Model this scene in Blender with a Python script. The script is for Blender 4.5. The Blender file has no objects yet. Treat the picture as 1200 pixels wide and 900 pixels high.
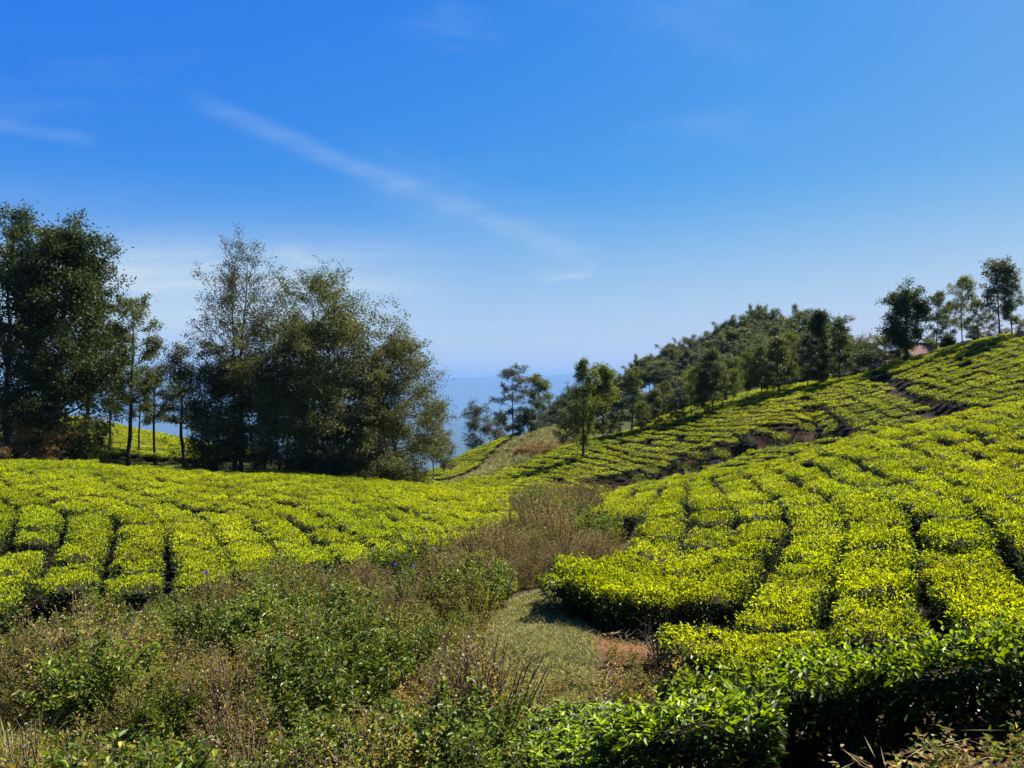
import bpy, math, random
import numpy as np
from mathutils import Matrix, Vector, Euler

# ------------------------------------------------------------------ camera, sky, sun, exposure
scene = bpy.context.scene
COL = scene.collection
F = 924.0                      # focal length in pixels of a 1200 px wide frame
cam_d = bpy.data.cameras.new("camera")
cam_d.sensor_width = 36.0
cam_d.lens = 36.0 * F / 1200.0
cam_d.clip_start = 0.05
cam_d.clip_end = 90000.0
cam = bpy.data.objects.new("camera", cam_d)
COL.objects.link(cam)
cam.location = (0, 0, 0)
cam.rotation_euler = (math.radians(90), 0, 0)
scene.camera = cam

SUN_AZ = math.radians(48)      # to the right of the view direction
SUN_EL = math.radians(49)
sun_dir = Vector((math.sin(SUN_AZ) * math.cos(SUN_EL), math.cos(SUN_AZ) * math.cos(SUN_EL), math.sin(SUN_EL)))
sun_d = bpy.data.lights.new("sun", 'SUN')
sun_d.energy = 5.0
sun_d.angle = math.radians(0.53)
sun_d.color = (1.0, 0.93, 0.79)
sun = bpy.data.objects.new("sun", sun_d)
COL.objects.link(sun)
sun.rotation_euler = (-sun_dir).to_track_quat('-Z', 'Y').to_euler()
sun.location = (60, 60, 100)

world = bpy.data.worlds.new("World")
scene.world = world
world.use_nodes = True


def build_world():
    nt = world.node_tree
    nt.nodes.clear()
    N = nt.nodes.new
    L = nt.links.new
    out = N('ShaderNodeOutputWorld')
    bg = N('ShaderNodeBackground')
    bg.inputs['Strength'].default_value = 0.05
    sky = N('ShaderNodeTexSky')
    sky.sky_type = 'NISHITA'
    sky.sun_disc = False
    sky.sun_elevation = SUN_EL
    sky.sun_rotation = SUN_AZ
    sky.altitude = 600
    sky.air_density = 1.0
    sky.dust_density = 0.9
    sky.ozone_density = 3.0
    tint = N('ShaderNodeMix'); tint.data_type = 'RGBA'; tint.blend_type = 'MULTIPLY'
    tint.inputs[0].default_value = 1.0
    tint.inputs[7].default_value = (0.64, 0.95, 1.30, 1)
    L(sky.outputs[0], tint.inputs[6])
    ss = N('ShaderNodeSeparateColor'); L(tint.outputs[2], ss.inputs[0])
    sc_ = N('ShaderNodeCombineColor')
    for ch, (k_, p_) in enumerate(((0.131, 2.43), (0.598, 0.98), (5.05, 0.05))):   # deep polarised blue overhead, pale at the horizon
        pw = N('ShaderNodeMath'); pw.operation = 'POWER'; L(ss.outputs[ch], pw.inputs[0]); pw.inputs[1].default_value = p_
        ml = N('ShaderNodeMath'); ml.operation = 'MULTIPLY'; L(pw.outputs[0], ml.inputs[0]); ml.inputs[1].default_value = k_
        L(ml.outputs[0], sc_.inputs[ch])
    tc = N('ShaderNodeTexCoord')
    sep = N('ShaderNodeSeparateXYZ')
    L(tc.outputs['Generated'], sep.inputs[0])

    def M(op, a, b=None, c=None, clamp=False):
        n = N('ShaderNodeMath'); n.operation = op; n.use_clamp = clamp
        for i, v in enumerate((a, b, c)):
            if v is None:
                continue
            if isinstance(v, (int, float)):
                n.inputs[i].default_value = v
            else:
                L(v, n.inputs[i])
        return n.outputs[0]

    def smooth(v, a, b):
        n = N('ShaderNodeMapRange'); n.interpolation_type = 'SMOOTHSTEP'
        L(v, n.inputs[0])
        n.inputs[1].default_value = a; n.inputs[2].default_value = b
        n.inputs[3].default_value = 0; n.inputs[4].default_value = 1
        return n.outputs[0]

    X, Y, Z = sep.outputs
    yy = M('MAXIMUM', Y, 0.05)
    a = M('DIVIDE', X, yy)          # tangent of bearing
    e = M('DIVIDE', Z, yy)          # tangent of elevation
    comb = N('ShaderNodeCombineXYZ')
    L(a, comb.inputs[0]); L(e, comb.inputs[1])

    def noise(scale, sx, sy, rot, detail=6, rough=0.6, off=(0, 0, 0), dist=0.0):
        mp = N('ShaderNodeMapping')
        mp.inputs['Rotation'].default_value = (0, 0, rot)
        mp.inputs['Scale'].default_value = (sx, sy, 1)
        mp.inputs['Location'].default_value = off
        L(comb.outputs[0], mp.inputs[0])
        t = N('ShaderNodeTexNoise')
        t.inputs['Scale'].default_value = scale
        t.inputs['Detail'].default_value = detail
        t.inputs['Roughness'].default_value = rough
        t.inputs['Distortion'].default_value = dist
        L(mp.outputs[0], t.inputs['Vector'])
        return t.outputs[0]

    wob = noise(3.0, 1, 1, 0, 3, 0.5, (4, 1, 0))
    wobv = M('MULTIPLY', M('SUBTRACT', wob, 0.5), 0.035)

    def streak(a0, e0, a1, e1, wid, strength, fade=0.08):
        dx, dy = a1 - a0, e1 - e0
        ln = math.hypot(dx, dy); dx /= ln; dy /= ln
        # signed distance across, position along
        ac = M('ADD', M('ADD', M('MULTIPLY', a, -dy), M('MULTIPLY', e, dx)), (a0 * dy - e0 * dx))
        ac = M('ADD', ac, wobv)
        al = M('ADD', M('ADD', M('MULTIPLY', a, dx), M('MULTIPLY', e, dy)), -(a0 * dx + e0 * dy))
        m = M('SUBTRACT', 1.0, smooth(M('ABSOLUTE', ac), wid * 0.1, wid))
        m = M('MULTIPLY', m, smooth(al, -fade * 0.2, fade))
        m = M('MULTIPLY', m, M('SUBTRACT', 1.0, smooth(al, ln - fade, ln)))
        return M('MULTIPLY', m, strength)

    rot = math.atan2(0.195, 0.503)
    fine = smooth(noise(9.0, 1.0, 5.0, rot, 7, 0.65, (0, 0, 0), 0.3), 0.34, 0.72)
    fineb = smooth(noise(6.0, 1.0, 6.0, 0.05, 6, 0.6, (3, 7, 0), 0.4), 0.38, 0.75)
    s1 = streak(-0.42, 0.365, 0.14, 0.145, 0.021, 0.20)
    s2 = streak(-0.22, 0.29, 0.12, 0.16, 0.06, 0.10)
    s3 = streak(-0.68, 0.332, -0.52, 0.302, 0.014, 0.12, 0.03)
    s4 = streak(0.02, 0.139, 0.115, 0.146, 0.010, 0.75, 0.025)
    s5 = streak(-0.06, 0.075, 0.05, 0.085, 0.010, 0.25, 0.03)
    m1 = M('MULTIPLY', M('ADD', M('ADD', s1, s2), s3), M('ADD', M('MULTIPLY', fine, 0.55), 0.4))
    m2 = M('MULTIPLY', M('ADD', s4, s5), fineb)
    # thin bank of cirrus low over the tree tops on the left
    bank = M('MULTIPLY', M('SUBTRACT', 1.0, smooth(M('ABSOLUTE', M('ADD', e, -0.115)), 0.02, 0.10)),
             M('SUBTRACT', 1.0, smooth(M('ABSOLUTE', M('ADD', a, 0.42)), 0.05, 0.42)))
    m3 = M('MULTIPLY', M('MULTIPLY', bank, M('ADD', M('MULTIPLY', fineb, 0.65), 0.4)), 0.95)
    wide = M('MULTIPLY', smooth(noise(2.2, 1.0, 3.0, 0.3, 7, 0.6, (9, 2, 0), 0.5), 0.5, 0.85), 0.16)
    tot = M('ADD', M('ADD', m1, m2), M('ADD', m3, wide), clamp=True)
    tot = M('MULTIPLY', tot, smooth(Y, 0.05, 0.3))
    veil = M('MULTIPLY', M('SUBTRACT', 1.0, smooth(Z, 0.02, 0.26)), 0.62)      # thin veil low over the horizon, all round
    tot = M('ADD', tot, veil, clamp=True)
    tot = M('MULTIPLY', tot, smooth(Z, -0.05, 0.0))
    mix = N('ShaderNodeMix'); mix.data_type = 'RGBA'
    L(tot, mix.inputs[0])
    L(sc_.outputs[0], mix.inputs[6])
    mix.inputs[7].default_value = (4.06, 5.0, 5.72, 1)
    L(mix.outputs[2], bg.inputs['Color'])
    L(bg.outputs[0], out.inputs['Surface'])


build_world()
scene.view_settings.view_transform = 'Standard'
scene.view_settings.look = 'None'
scene.view_settings.exposure = 1.55
scene.view_settings.gamma = 1.0
scene.view_settings.use_curve_mapping = False
scene.render.engine = 'CYCLES'
scene.cycles.max_bounces = 7
scene.cycles.diffuse_bounces = 2
scene.cycles.glossy_bounces = 2
scene.cycles.transmission_bounces = 4
scene.cycles.volume_bounces = 1
scene.cycles.sample_clamp_indirect = 4.0

# ------------------------------------------------------------------ helpers
rng = np.random.default_rng(7)


def P(px, py, d):
    return np.array([(px - 600.0) / F * d, d, (450.0 - py) / F * d])


def XY(px, d):
    return ((px - 600.0) / F * d, d)


def sstep(x, a, b):
    t = np.clip((x - a) / (b - a), 0, 1)
    return t * t * (3 - 2 * t)


class VNoise:
    """smooth 2-D value noise"""
    def __init__(self, seed, n=128):
        self.g = np.random.default_rng(seed).random((n, n)); self.n = n

    def __call__(self, x, y):
        x = np.asarray(x, float); y = np.asarray(y, float)
        xi = np.floor(x).astype(int); yi = np.floor(y).astype(int)
        fx = x - xi; fy = y - yi
        fx = fx * fx * (3 - 2 * fx); fy = fy * fy * (3 - 2 * fy)
        n = self.n; g = self.g
        a = g[xi % n, yi % n]; b = g[(xi + 1) % n, yi % n]
        c = g[xi % n, (yi + 1) % n]; d = g[(xi + 1) % n, (yi + 1) % n]
        return (a * (1 - fx) + b * fx) * (1 - fy) + (c * (1 - fx) + d * fx) * fy - 0.5


vn1, vn2, vn3 = VNoise(1), VNoise(2), VNoise(3)


def make_mesh(name, verts, quads=None, tris=None, mats=(), qmat=None, tmat=None, smooth=False):
    me = bpy.data.meshes.new(name)
    verts = np.asarray(verts, np.float32)
    nq = 0 if quads is None else len(quads)
    ntr = 0 if tris is None else len(tris)
    me.vertices.add(len(verts))
    me.vertices.foreach_set("co", verts.ravel())
    me.loops.add(nq * 4 + ntr * 3)
    li = []
    if nq: li.append(np.asarray(quads, np.int32).ravel())
    if ntr: li.append(np.asarray(tris, np.int32).ravel())
    me.loops.foreach_set("vertex_index", np.concatenate(li))
    me.polygons.add(nq + ntr)
    ls = np.concatenate([np.arange(nq) * 4, nq * 4 + np.arange(ntr) * 3]).astype(np.int32)
    me.polygons.foreach_set("loop_start", ls)
    if qmat is not None or tmat is not None:
        mi = np.concatenate([np.zeros(nq, np.int32) if qmat is None else np.asarray(qmat, np.int32),
                             np.zeros(ntr, np.int32) if tmat is None else np.asarray(tmat, np.int32)])
        me.polygons.foreach_set("material_index", mi)
    me.polygons.foreach_set("use_smooth", np.full(nq + ntr, bool(smooth)))
    for m in mats:
        me.materials.append(m)
    me.update(calc_edges=True)
    return me


class Geo:
    """collects geometry with material slots"""
    def __init__(self):
        self.v = []; self.q = []; self.t = []; self.qm = []; self.tm = []; self.n = 0

    def add(self, v, q=None, t=None, m=0):
        v = np.asarray(v, float).reshape(-1, 3)
        if q is not None and len(q):
            q = np.asarray(q, int); self.q.append(q + self.n); self.qm.append(np.full(len(q), m))
        if t is not None and len(t):
            t = np.asarray(t, int); self.t.append(t + self.n); self.tm.append(np.full(len(t), m))
        self.v.append(v); self.n += len(v)

    def mesh(self, name, mats, smooth=False):
        return make_mesh(name, np.concatenate(self.v),
                         np.concatenate(self.q) if self.q else None, np.concatenate(self.t) if self.t else None, mats,
                         np.concatenate(self.qm) if self.q else None, np.concatenate(self.tm) if self.t else None, smooth)

    def tube(self, pts, radii, n=6, m=0, cap=True):
        pts = np.asarray(pts, float); k = len(pts)
        tg = np.gradient(pts, axis=0)
        tg /= np.linalg.norm(tg, axis=1)[:, None] + 1e-9
        ref = np.array([0.31, 0.95, 0.05])
        if abs(tg[0] @ ref) > 0.9: ref = np.array([1.0, 0.1, 0.0])
        u = np.cross(tg, ref); u /= np.linalg.norm(u, axis=1)[:, None] + 1e-9
        w = np.cross(tg, u)
        an = np.arange(n) / n * 2 * math.pi
        ring = (np.cos(an)[None, :, None] * u[:, None, :] + np.sin(an)[None, :, None] * w[:, None, :])
        v = pts[:, None, :] + ring * np.asarray(radii, float)[:, None, None]
        i = np.arange(k - 1)[:, None] * n; j = np.arange(n)[None, :]; j2 = (j + 1) % n
        q = np.stack([i + j, i + j2, i + n + j2, i + n + j], -1).reshape(-1, 4)
        t = []
        vv = v.reshape(-1, 3)
        if cap:
            vv = np.concatenate([vv, pts[-1:] + tg[-1:] * radii[-1] * 0.6])
            c = len(vv) - 1; b = (k - 1) * n
            t = [(b + a, b + (a + 1) % n, c) for a in range(n)]
        self.add(vv, q, t, m)

    def box(self, x0, x1, y0, y1, z0, z1, m=0):
        v = [(x, y, z) for z in (z0, z1) for y in (y0, y1) for x in (x0, x1)]
        self.add(v, [(0, 2, 3, 1), (4, 5, 7, 6), (0, 1, 5, 4), (2, 6, 7, 3), (0, 4, 6, 2), (1, 3, 7, 5)], None, m)

    def leaves(self, c, axis, nrm, ln, wd, m=0, fold=0.25, six=False, curl=0.15):
        """c: leaf base points; axis: growing direction; nrm: blade normal"""
        n = len(c)
        if n == 0: return
        axis = axis / (np.linalg.norm(axis, axis=1)[:, None] + 1e-9)
        side = np.cross(axis, nrm); side /= np.linalg.norm(side, axis=1)[:, None] + 1e-9
        up = np.cross(side, axis)
        ln = np.broadcast_to(ln, n)[:, None]; wd = np.broadcast_to(wd, n)[:, None]
        if six:
            r1 = c + axis * ln * 0.3 + side * wd * 0.46 + up * wd * fold
            l1 = c + axis * ln * 0.3 - side * wd * 0.46 + up * wd * fold
            r2 = c + axis * ln * 0.68 + side * wd * 0.36 + up * (wd * fold * .8 - ln * curl * 0.4)
            l2 = c + axis * ln * 0.68 - side * wd * 0.36 + up * (wd * fold * .8 - ln * curl * 0.4)
            tp = c + axis * ln - up * ln * curl
            v = np.stack([c, r1, r2, tp, l2, l1], 1).reshape(-1, 3)
            b = np.arange(n)[:, None] * 6
            q = np.concatenate([b + np.array([[0, 1, 2, 3]]), b + np.array([[0, 3, 4, 5]])])
            self.add(v, q, None, m)
        else:
            r = c + axis * ln * 0.45 + side * wd * 0.5 + up * wd * fold
            l = c + axis * ln * 0.45 - side * wd * 0.5 + up * wd * fold
            tp = c + axis * ln
            v = np.stack([c, r, tp, l], 1).reshape(-1, 3)
            b = np.arange(n)[:, None] * 4
            t = np.concatenate([b + np.array([[0, 1, 2]]), b + np.array([[0, 2, 3]])])
            self.add(v, None, t, m)


def blades(G, c, az, el, ln, wd, bend, m=0):
    """arching grass blades, three segments each"""
    n = len(c)
    hz = np.stack([np.cos(az), np.sin(az), np.zeros(n)], 1); sd = np.stack([-np.sin(az), np.cos(az), np.zeros(n)], 1)
    p = c.copy(); rows = []
    for k, f in enumerate((1.0, 0.85, 0.55, 0.08)):
        rows += [p - sd * (wd * f / 2), p + sd * (wd * f / 2)]
        e = el - bend * k
        p = p + (hz * np.cos(e)[:, None] + np.array([0, 0, 1.0]) * np.sin(e)[:, None]) * (ln / 3)[:, None]
    v = np.stack(rows, 1).reshape(-1, 3)
    b = np.arange(n)[:, None] * 8
    G.add(v, np.concatenate([b + np.array([[k, k + 1, k + 3, k + 2]]) for k in (0, 2, 4)]), None, m)


def rand_unit(r, n):
    v = r.normal(size=(n, 3))
    return v / np.linalg.norm(v, axis=1)[:, None]


def thing(name, label, cat, loc=(0, 0, 0), group=None, rot=None, scale=None):
    o = bpy.data.objects.new(name, None)
    o.empty_display_size = 0.2
    COL.objects.link(o)
    o.location = loc
    if rot is not None: o.rotation_euler = rot
    if scale is not None: o.scale = scale
    o["label"] = label; o["category"] = cat
    if group: o["group"] = group
    return o


def part(name, me, parent):
    o = bpy.data.objects.new(name, me)
    COL.objects.link(o)
    o.parent = parent
    return o


def solo(name, me, label=None, cat=None, group=None, kind=None, loc=(0, 0, 0)):
    o = bpy.data.objects.new(name, me)
    COL.objects.link(o); o.location = loc
    if label: o["label"] = label
    if cat: o["category"] = cat
    if group: o["group"] = group
    if kind: o["kind"] = kind
    return o


def in_poly(x, y, poly):
    x = np.asarray(x); y = np.asarray(y)
    ins = np.zeros(x.shape, bool)
    n = len(poly)
    for i in range(n):
        x0, y0 = poly[i]; x1, y1 = poly[(i + 1) % n]
        c = ((y0 > y) != (y1 > y)) & (x < (x1 - x0) * (y - y0) / (y1 - y0 + 1e-12) + x0)
        ins ^= c
    return ins


def dist_line(x, y, line):
    x = np.asarray(x, float); y = np.asarray(y, float)
    best = np.full(x.shape, 1e9)
    for (x0, y0), (x1, y1) in zip(line[:-1], line[1:]):
        dx, dy = x1 - x0, y1 - y0
        t = np.clip(((x - x0) * dx + (y - y0) * dy) / (dx * dx + dy * dy), 0, 1)
        best = np.minimum(best, np.hypot(x - x0 - t * dx, y - y0 - t * dy))
    return best


# ------------------------------------------------------------------ materials
def new_mat(name):
    m = bpy.data.materials.new(name); m.use_nodes = True
    m.node_tree.nodes.clear()
    return m, m.node_tree.nodes.new, m.node_tree.links.new


def leaf_mat(name, col, col2, trans=0.4, tcol=None, rough=0.42, spec=0.35, vlo=0.6, vhi=1.35, patch=None):
    """leaf: two hues spread over single leaves, part of the light passes through the blade"""
    m, N, L = new_mat(name)
    out = N('ShaderNodeOutputMaterial')
    geo = N('ShaderNodeNewGeometry')
    ramp = N('ShaderNodeMix'); ramp.data_type = 'RGBA'
    ramp.inputs[6].default_value = (*col, 1); ramp.inputs[7].default_value = (*col2, 1)
    L(geo.outputs['Random Per Island'], ramp.inputs[0])
    base = ramp.outputs[2]
    if patch:
        nz = N('ShaderNodeTexNoise'); nz.inputs['Scale'].default_value = patch[0]
        nz.inputs['Detail'].default_value = 3
        L(geo.outputs['Position'], nz.inputs['Vector'])
        mr = N('ShaderNodeMapRange'); mr.inputs[1].default_value = 0.35; mr.inputs[2].default_value = 0.65
        mr.inputs[3].default_value = 0; mr.inputs[4].default_value = patch[2]
        L(nz.outputs[0], mr.inputs[0])
        mx = N('ShaderNodeMix'); mx.data_type = 'RGBA'
        L(mr.outputs[0], mx.inputs[0]); L(base, mx.inputs[6]); mx.inputs[7].default_value = (*patch[1], 1)
        base = mx.outputs[2]
    mul = N('ShaderNodeMath'); mul.operation = 'MULTIPLY'; mul.inputs[1].default_value = 7.31
    L(geo.outputs['Random Per Island'], mul.inputs[0])
    fr = N('ShaderNodeMath'); fr.operation = 'FRACT'; L(mul.outputs[0], fr.inputs[0])
    mr2 = N('ShaderNodeMapRange'); mr2.inputs[3].default_value = vlo; mr2.inputs[4].default_value = vhi
    L(fr.outputs[0], mr2.inputs[0])
    oi = N('ShaderNodeObjectInfo')
    mr3 = N('ShaderNodeMapRange'); mr3.inputs[3].default_value = 0.76; mr3.inputs[4].default_value = 1.2
    L(oi.outputs['Random'], mr3.inputs[0])
    vv = N('ShaderNodeMath'); vv.operation = 'MULTIPLY'
    L(mr2.outputs[0], vv.inputs[0]); L(mr3.outputs[0], vv.inputs[1])
    hsv = N('ShaderNodeHueSaturation')
    L(base, hsv.inputs['Color']); L(vv.outputs[0], hsv.inputs['Value'])
    pr = N('ShaderNodeBsdfPrincipled')
    pr.inputs['Roughness'].default_value = rough
    pr.inputs['Specular IOR Level'].default_value = spec
    L(hsv.outputs[0], pr.inputs['Base Color'])
    tr = N('ShaderNodeBsdfTranslucent')
    tm = N('ShaderNodeMix'); tm.data_type = 'RGBA'; tm.blend_type = 'MULTIPLY'; tm.inputs[0].default_value = 1
    L(hsv.outputs[0], tm.inputs[6]); tm.inputs[7].default_value = (*(tcol or (1.35, 1.25, 0.5)), 1)
    L(tm.outputs[2], tr.inputs['Color'])
    mix = N('ShaderNodeMixShader'); mix.inputs[0].default_value = trans
    L(pr.outputs[0], mix.inputs[1]); L(tr.outputs[0], mix.inputs[2])
    L(mix.outputs[0], out.inputs['Surface'])
    return m


def plain_mat(name, col, col2=None, scale=6.0, rough=0.85, bump=0.3, spec=0.2, stretch=(1, 1, 1), coord='Object'):
    m, N, L = new_mat(name)
    out = N('ShaderNodeOutputMaterial')
    pr = N('ShaderNodeBsdfPrincipled')
    pr.inputs['Roughness'].default_value = rough
    pr.inputs['Specular IOR Level'].default_value = spec
    tc = N('ShaderNodeTexCoord'); mp = N('ShaderNodeMapping'); mp.inputs['Scale'].default_value = stretch
    L(tc.outputs[coord], mp.inputs[0])
    nz = N('ShaderNodeTexNoise'); nz.inputs['Scale'].default_value = scale; nz.inputs['Detail'].default_value = 7
    nz.inputs['Roughness'].default_value = 0.65
    L(mp.outputs[0], nz.inputs['Vector'])
    mr = N('ShaderNodeMapRange'); mr.inputs[1].default_value = 0.3; mr.inputs[2].default_value = 0.7
    L(nz.outputs[0], mr.inputs[0])
    mx = N('ShaderNodeMix'); mx.data_type = 'RGBA'
    L(mr.outputs[0], mx.inputs[0])
    mx.inputs[6].default_value = (*col, 1); mx.inputs[7].default_value = (*(col2 or col), 1)
    L(mx.outputs[2], pr.inputs['Base Color'])
    if bump:
        b = N('ShaderNodeBump'); b.inputs['Strength'].default_value = bump; b.inputs['Distance'].default_value = 0.05
        L(nz.outputs[0], b.inputs['Height']); L(b.outputs[0], pr.inputs['Normal'])
    L(pr.outputs[0], out.inputs['Surface'])
    return m


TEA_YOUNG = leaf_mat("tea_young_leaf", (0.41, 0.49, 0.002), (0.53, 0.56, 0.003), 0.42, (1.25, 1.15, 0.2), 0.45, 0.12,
                     0.45, 1.35, (0.16, (0.28, 0.39, 0.003), 0.6))
TEA_SHOOT = leaf_mat("tea_long_shoot_leaf", (0.15, 0.25, 0.004), (0.28, 0.36, 0.005), 0.42, (1.25, 1.2, 0.25), 0.46, 0.18, 0.5, 1.4)
TEA_OLD = leaf_mat("tea_mature_leaf", (0.022, 0.048, 0.007), (0.042, 0.074, 0.009), 0.14, None, 0.42, 0.15)  # mature green, held dark so the bush sides look shaded
TEA_CORE = plain_mat("tea_core_shade", (0.016, 0.018, 0.004), (0.034, 0.027, 0.010), 18, 0.9, 0.6)  # inner mass coloured near black, as deep shade inside the bush
BARK = plain_mat("bark", (0.055, 0.042, 0.032), (0.11, 0.09, 0.07), 5, 0.95, 0.6, 0.1, (3, 3, 0.6))
BARK_PALE = plain_mat("pale_bark", (0.17, 0.15, 0.125), (0.30, 0.27, 0.235), 4, 0.9, 0.4, 0.1, (3, 3, 0.5))
TWIG = plain_mat("twig", (0.10, 0.070, 0.045), (0.19, 0.14, 0.09), 12, 0.9, 0.3)

# ------------------------------------------------------------------ terrain height
TEA_H = 0.74
CP = []


def g(px, py, d, veg=0.0):
    p = P(px, py, d); CP.append((p[0], p[1], p[2] - veg))


def gz(px, d, z):
    x, y = XY(px, d); CP.append((x, y, z))


for px_ in (-500, -100, 300, 700, 1100, 1500):
    gz(px_, 0.8, -1.72)
for px_, z_ in ((-300, -2.15), (200, -2.2), (600, -2.1), (1000, -1.95), (1500, -1.8)):
    gz(px_, 2.6, z_)
# foreground
for px_, d_, z_ in ((-200, 6, -3.3), (100, 6, -3.3), (350, 6, -3.3), (560, 6, -3.15), (750, 6, -2.95), (900, 5.6, -2.75),
                    (1050, 5.1, -2.5), (1200, 4.7, -2.2), (1400, 4.5, -2.0), (1130, 4.2, -2.06), (300, 9, -3.65),
                    (50, 10.5, -3.95), (300, 12.6, -4.1), (480, 9, -3.5), (470, 13, -4.0), (-200, 10, -4.0), (620, 4, -2.6)):
    gz(px_, d_, z_)
g(640, 800, 8.7); g(640, 760, 9.9); g(650, 720, 12.2); g(700, 690, 14.0); g(745, 655, 17.5); g(760, 770, 9.4); g(740, 752, 11.3)
# left tea field (tops of the bushes are given)
for a_ in ((0, 692, 13.6), (0, 620, 18), (0, 570, 26), (0, 543, 34), (150, 690, 13.8), (150, 640, 16.5), (150, 590, 23), (150, 553, 34),
           (300, 660, 15.6), (300, 600, 23), (300, 560, 37), (450, 640, 18), (450, 592, 27), (450, 566, 42), (560, 622, 22),
           (580, 594, 30), (600, 573, 43), (-250, 690, 13), (-250, 560, 30)):
    g(*a_, TEA_H)
for a_ in ((0, 42, -4.75), (150, 44, -5.2), (300, 47, -5.9), (450, 52, -6.7), (590, 50, -7.2), (-250, 42, -4.6)):
    gz(*a_)
# little valley of scrub
for a_ in ((610, 19, -4.55), (650, 26, -5.0), (670, 33, -5.7), (668, 42, -6.6)):
    gz(*a_)
# right tea field
for a_ in ((735, 690, 12.2), (800, 640, 15.5), (900, 700, 10), (900, 640, 14), (900, 590, 19), (900, 549, 32), (800, 590, 21), (730, 595, 24),
           (730, 588, 30), (800, 569, 33), (850, 557, 33), (1000, 740, 7.5), (1000, 640, 12.5), (1000, 560, 22), (1000, 516, 34), (1100, 700, 8.5),
           (1100, 600, 14), (1100, 530, 25), (1100, 490, 36), (1200, 700, 8), (1200, 600, 13.5), (1200, 520, 24), (1200, 471, 37),
           (1400, 600, 13), (1400, 440, 37), (1400, 700, 7), (840, 770, 8.0)):
    g(*a_, TEA_H)
for a_ in ((740, 36, -5.4), (820, 40, -5.2), (900, 41, -4.9), (1000, 43, -4.1), (1100, 44, -3.1), (1200, 44, -2.0), (1400, 44, -0.6),
           (740, 50, -6.9), (840, 51, -6.2), (960, 52, -5.0), (1110, 50, -3.2)):
    gz(*a_)
# far tea hill
for a_ in ((500, 562, 56), (560, 560, 58), (620, 545, 62), (690, 513, 70), (740, 549, 56), (785, 537, 57.5), (780, 505, 66), (780, 493, 72),
           (850, 522, 57), (850, 490, 66), (850, 473, 73), (930, 504, 57), (930, 476, 65), (930, 456, 73), (1000, 489, 58), (1000, 456, 66),
           (1000, 443, 71), (1060, 470, 58), (1060, 441, 65), (1060, 425, 70), (1130, 458, 56), (1130, 425, 63), (1130, 403, 68),
           (1200, 458, 52), (1200, 421, 59), (1200, 393, 65), (1400, 430, 50), (1400, 350, 62)):
    g(*a_, TEA_H)
for a_ in ((690, 88, -8.0), (780, 82, -4.0), (850, 84, -2.2), (930, 84, -0.8), (1000, 82, 0.2), (1060, 80, 1.5), (1130, 78, 3.2), (1200, 76, 4.2), (1400, 76, 8),
           (780, 122, -7), (850, 122, -3.2), (930, 124, -1.2), (1000, 126, 0.5), (1060, 128, 1.8), (1130, 125, 3.4), (1200, 122, 4.5), (1400, 125, 9),
           (740, 150, -9.5), (850, 155, -3.5), (950, 155, 0.5), (1050, 160, 3), (1200, 160, 5),
           (640, 180, -15), (690, 185, -9.5), (740, 190, -4), (800, 200, 1.5), (890, 210, 9), (980, 205, 5.5), (1050, 200, 3.5), (1200, 210, 4),
           (1400, 200, 8)):
    gz(*a_)
# knoll with the small tea patch
for a_ in ((500, 561, 86), (560, 540, 98), (500, 553, 100), (550, 528, 112), (605, 510, 120)):
    g(*a_, TEA_H)
for a_ in ((640, 530, 88), (640, 506, 108), (600, 546, 78), (550, 562, 74), (660, 500, 122)):
    g(*a_)
for a_ in ((480, 130, -22), (560, 150, -25), (620, 160, -18), (560, 200, -55), (450, 200, -60), (640, 230, -30)):
    gz(*a_)
# behind the left field
for a_ in ((60, 545, 46), (120, 546, 49), (180, 548, 53), (300, 556, 53), (450, 561, 54), (200, 524, 75), (150, 508, 92), (0, 505, 70),
           (260, 530, 85), (-250, 520, 60)):
    g(*a_)
for a_ in ((400, 75, -8.0), (400, 110, -16), (100, 150, -16), (300, 150, -26), (-250, 120, -8), (-250, 200, -20), (200, 220, -60), (0, 230, -45)):
    gz(*a_)

CP = np.array(CP)
TH_S = 2.3


def uv_of(x, y):
    r = np.maximum(np.hypot(x, y), 0.5)
    th = np.clip(np.arctan2(x, y), -1.1, 1.1)
    return th * TH_S, np.log(r)


def tps_k(r2):
    return 0.5 * r2 * np.log(r2 + 1e-12)


_u, _v = uv_of(CP[:, 0], CP[:, 1])
_n = len(CP)
_K = tps_k((_u[:, None] - _u[None]) ** 2 + (_v[:, None] - _v[None]) ** 2) + np.eye(_n) * 0.0015
_Pm = np.stack([np.ones(_n), _u, _v], 1)
_A = np.zeros((_n + 3, _n + 3)); _A[:_n, :_n] = _K; _A[:_n, _n:] = _Pm; _A[_n:, :_n] = _Pm.T
_W = np.linalg.solve(_A, np.concatenate([CP[:, 2], np.zeros(3)]))

GULLY = [XY(715, 51), XY(760, 53), XY(800, 54.5), XY(850, 56), XY(905, 57.5), XY(960, 57)]
TRACK = [XY(1028, 72), XY(1036, 68), XY(1060, 62), XY(1085, 58), XY(1112, 53)]
GULLY2 = [XY(952, 63), XY(964, 60), XY(962, 57)]


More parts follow.
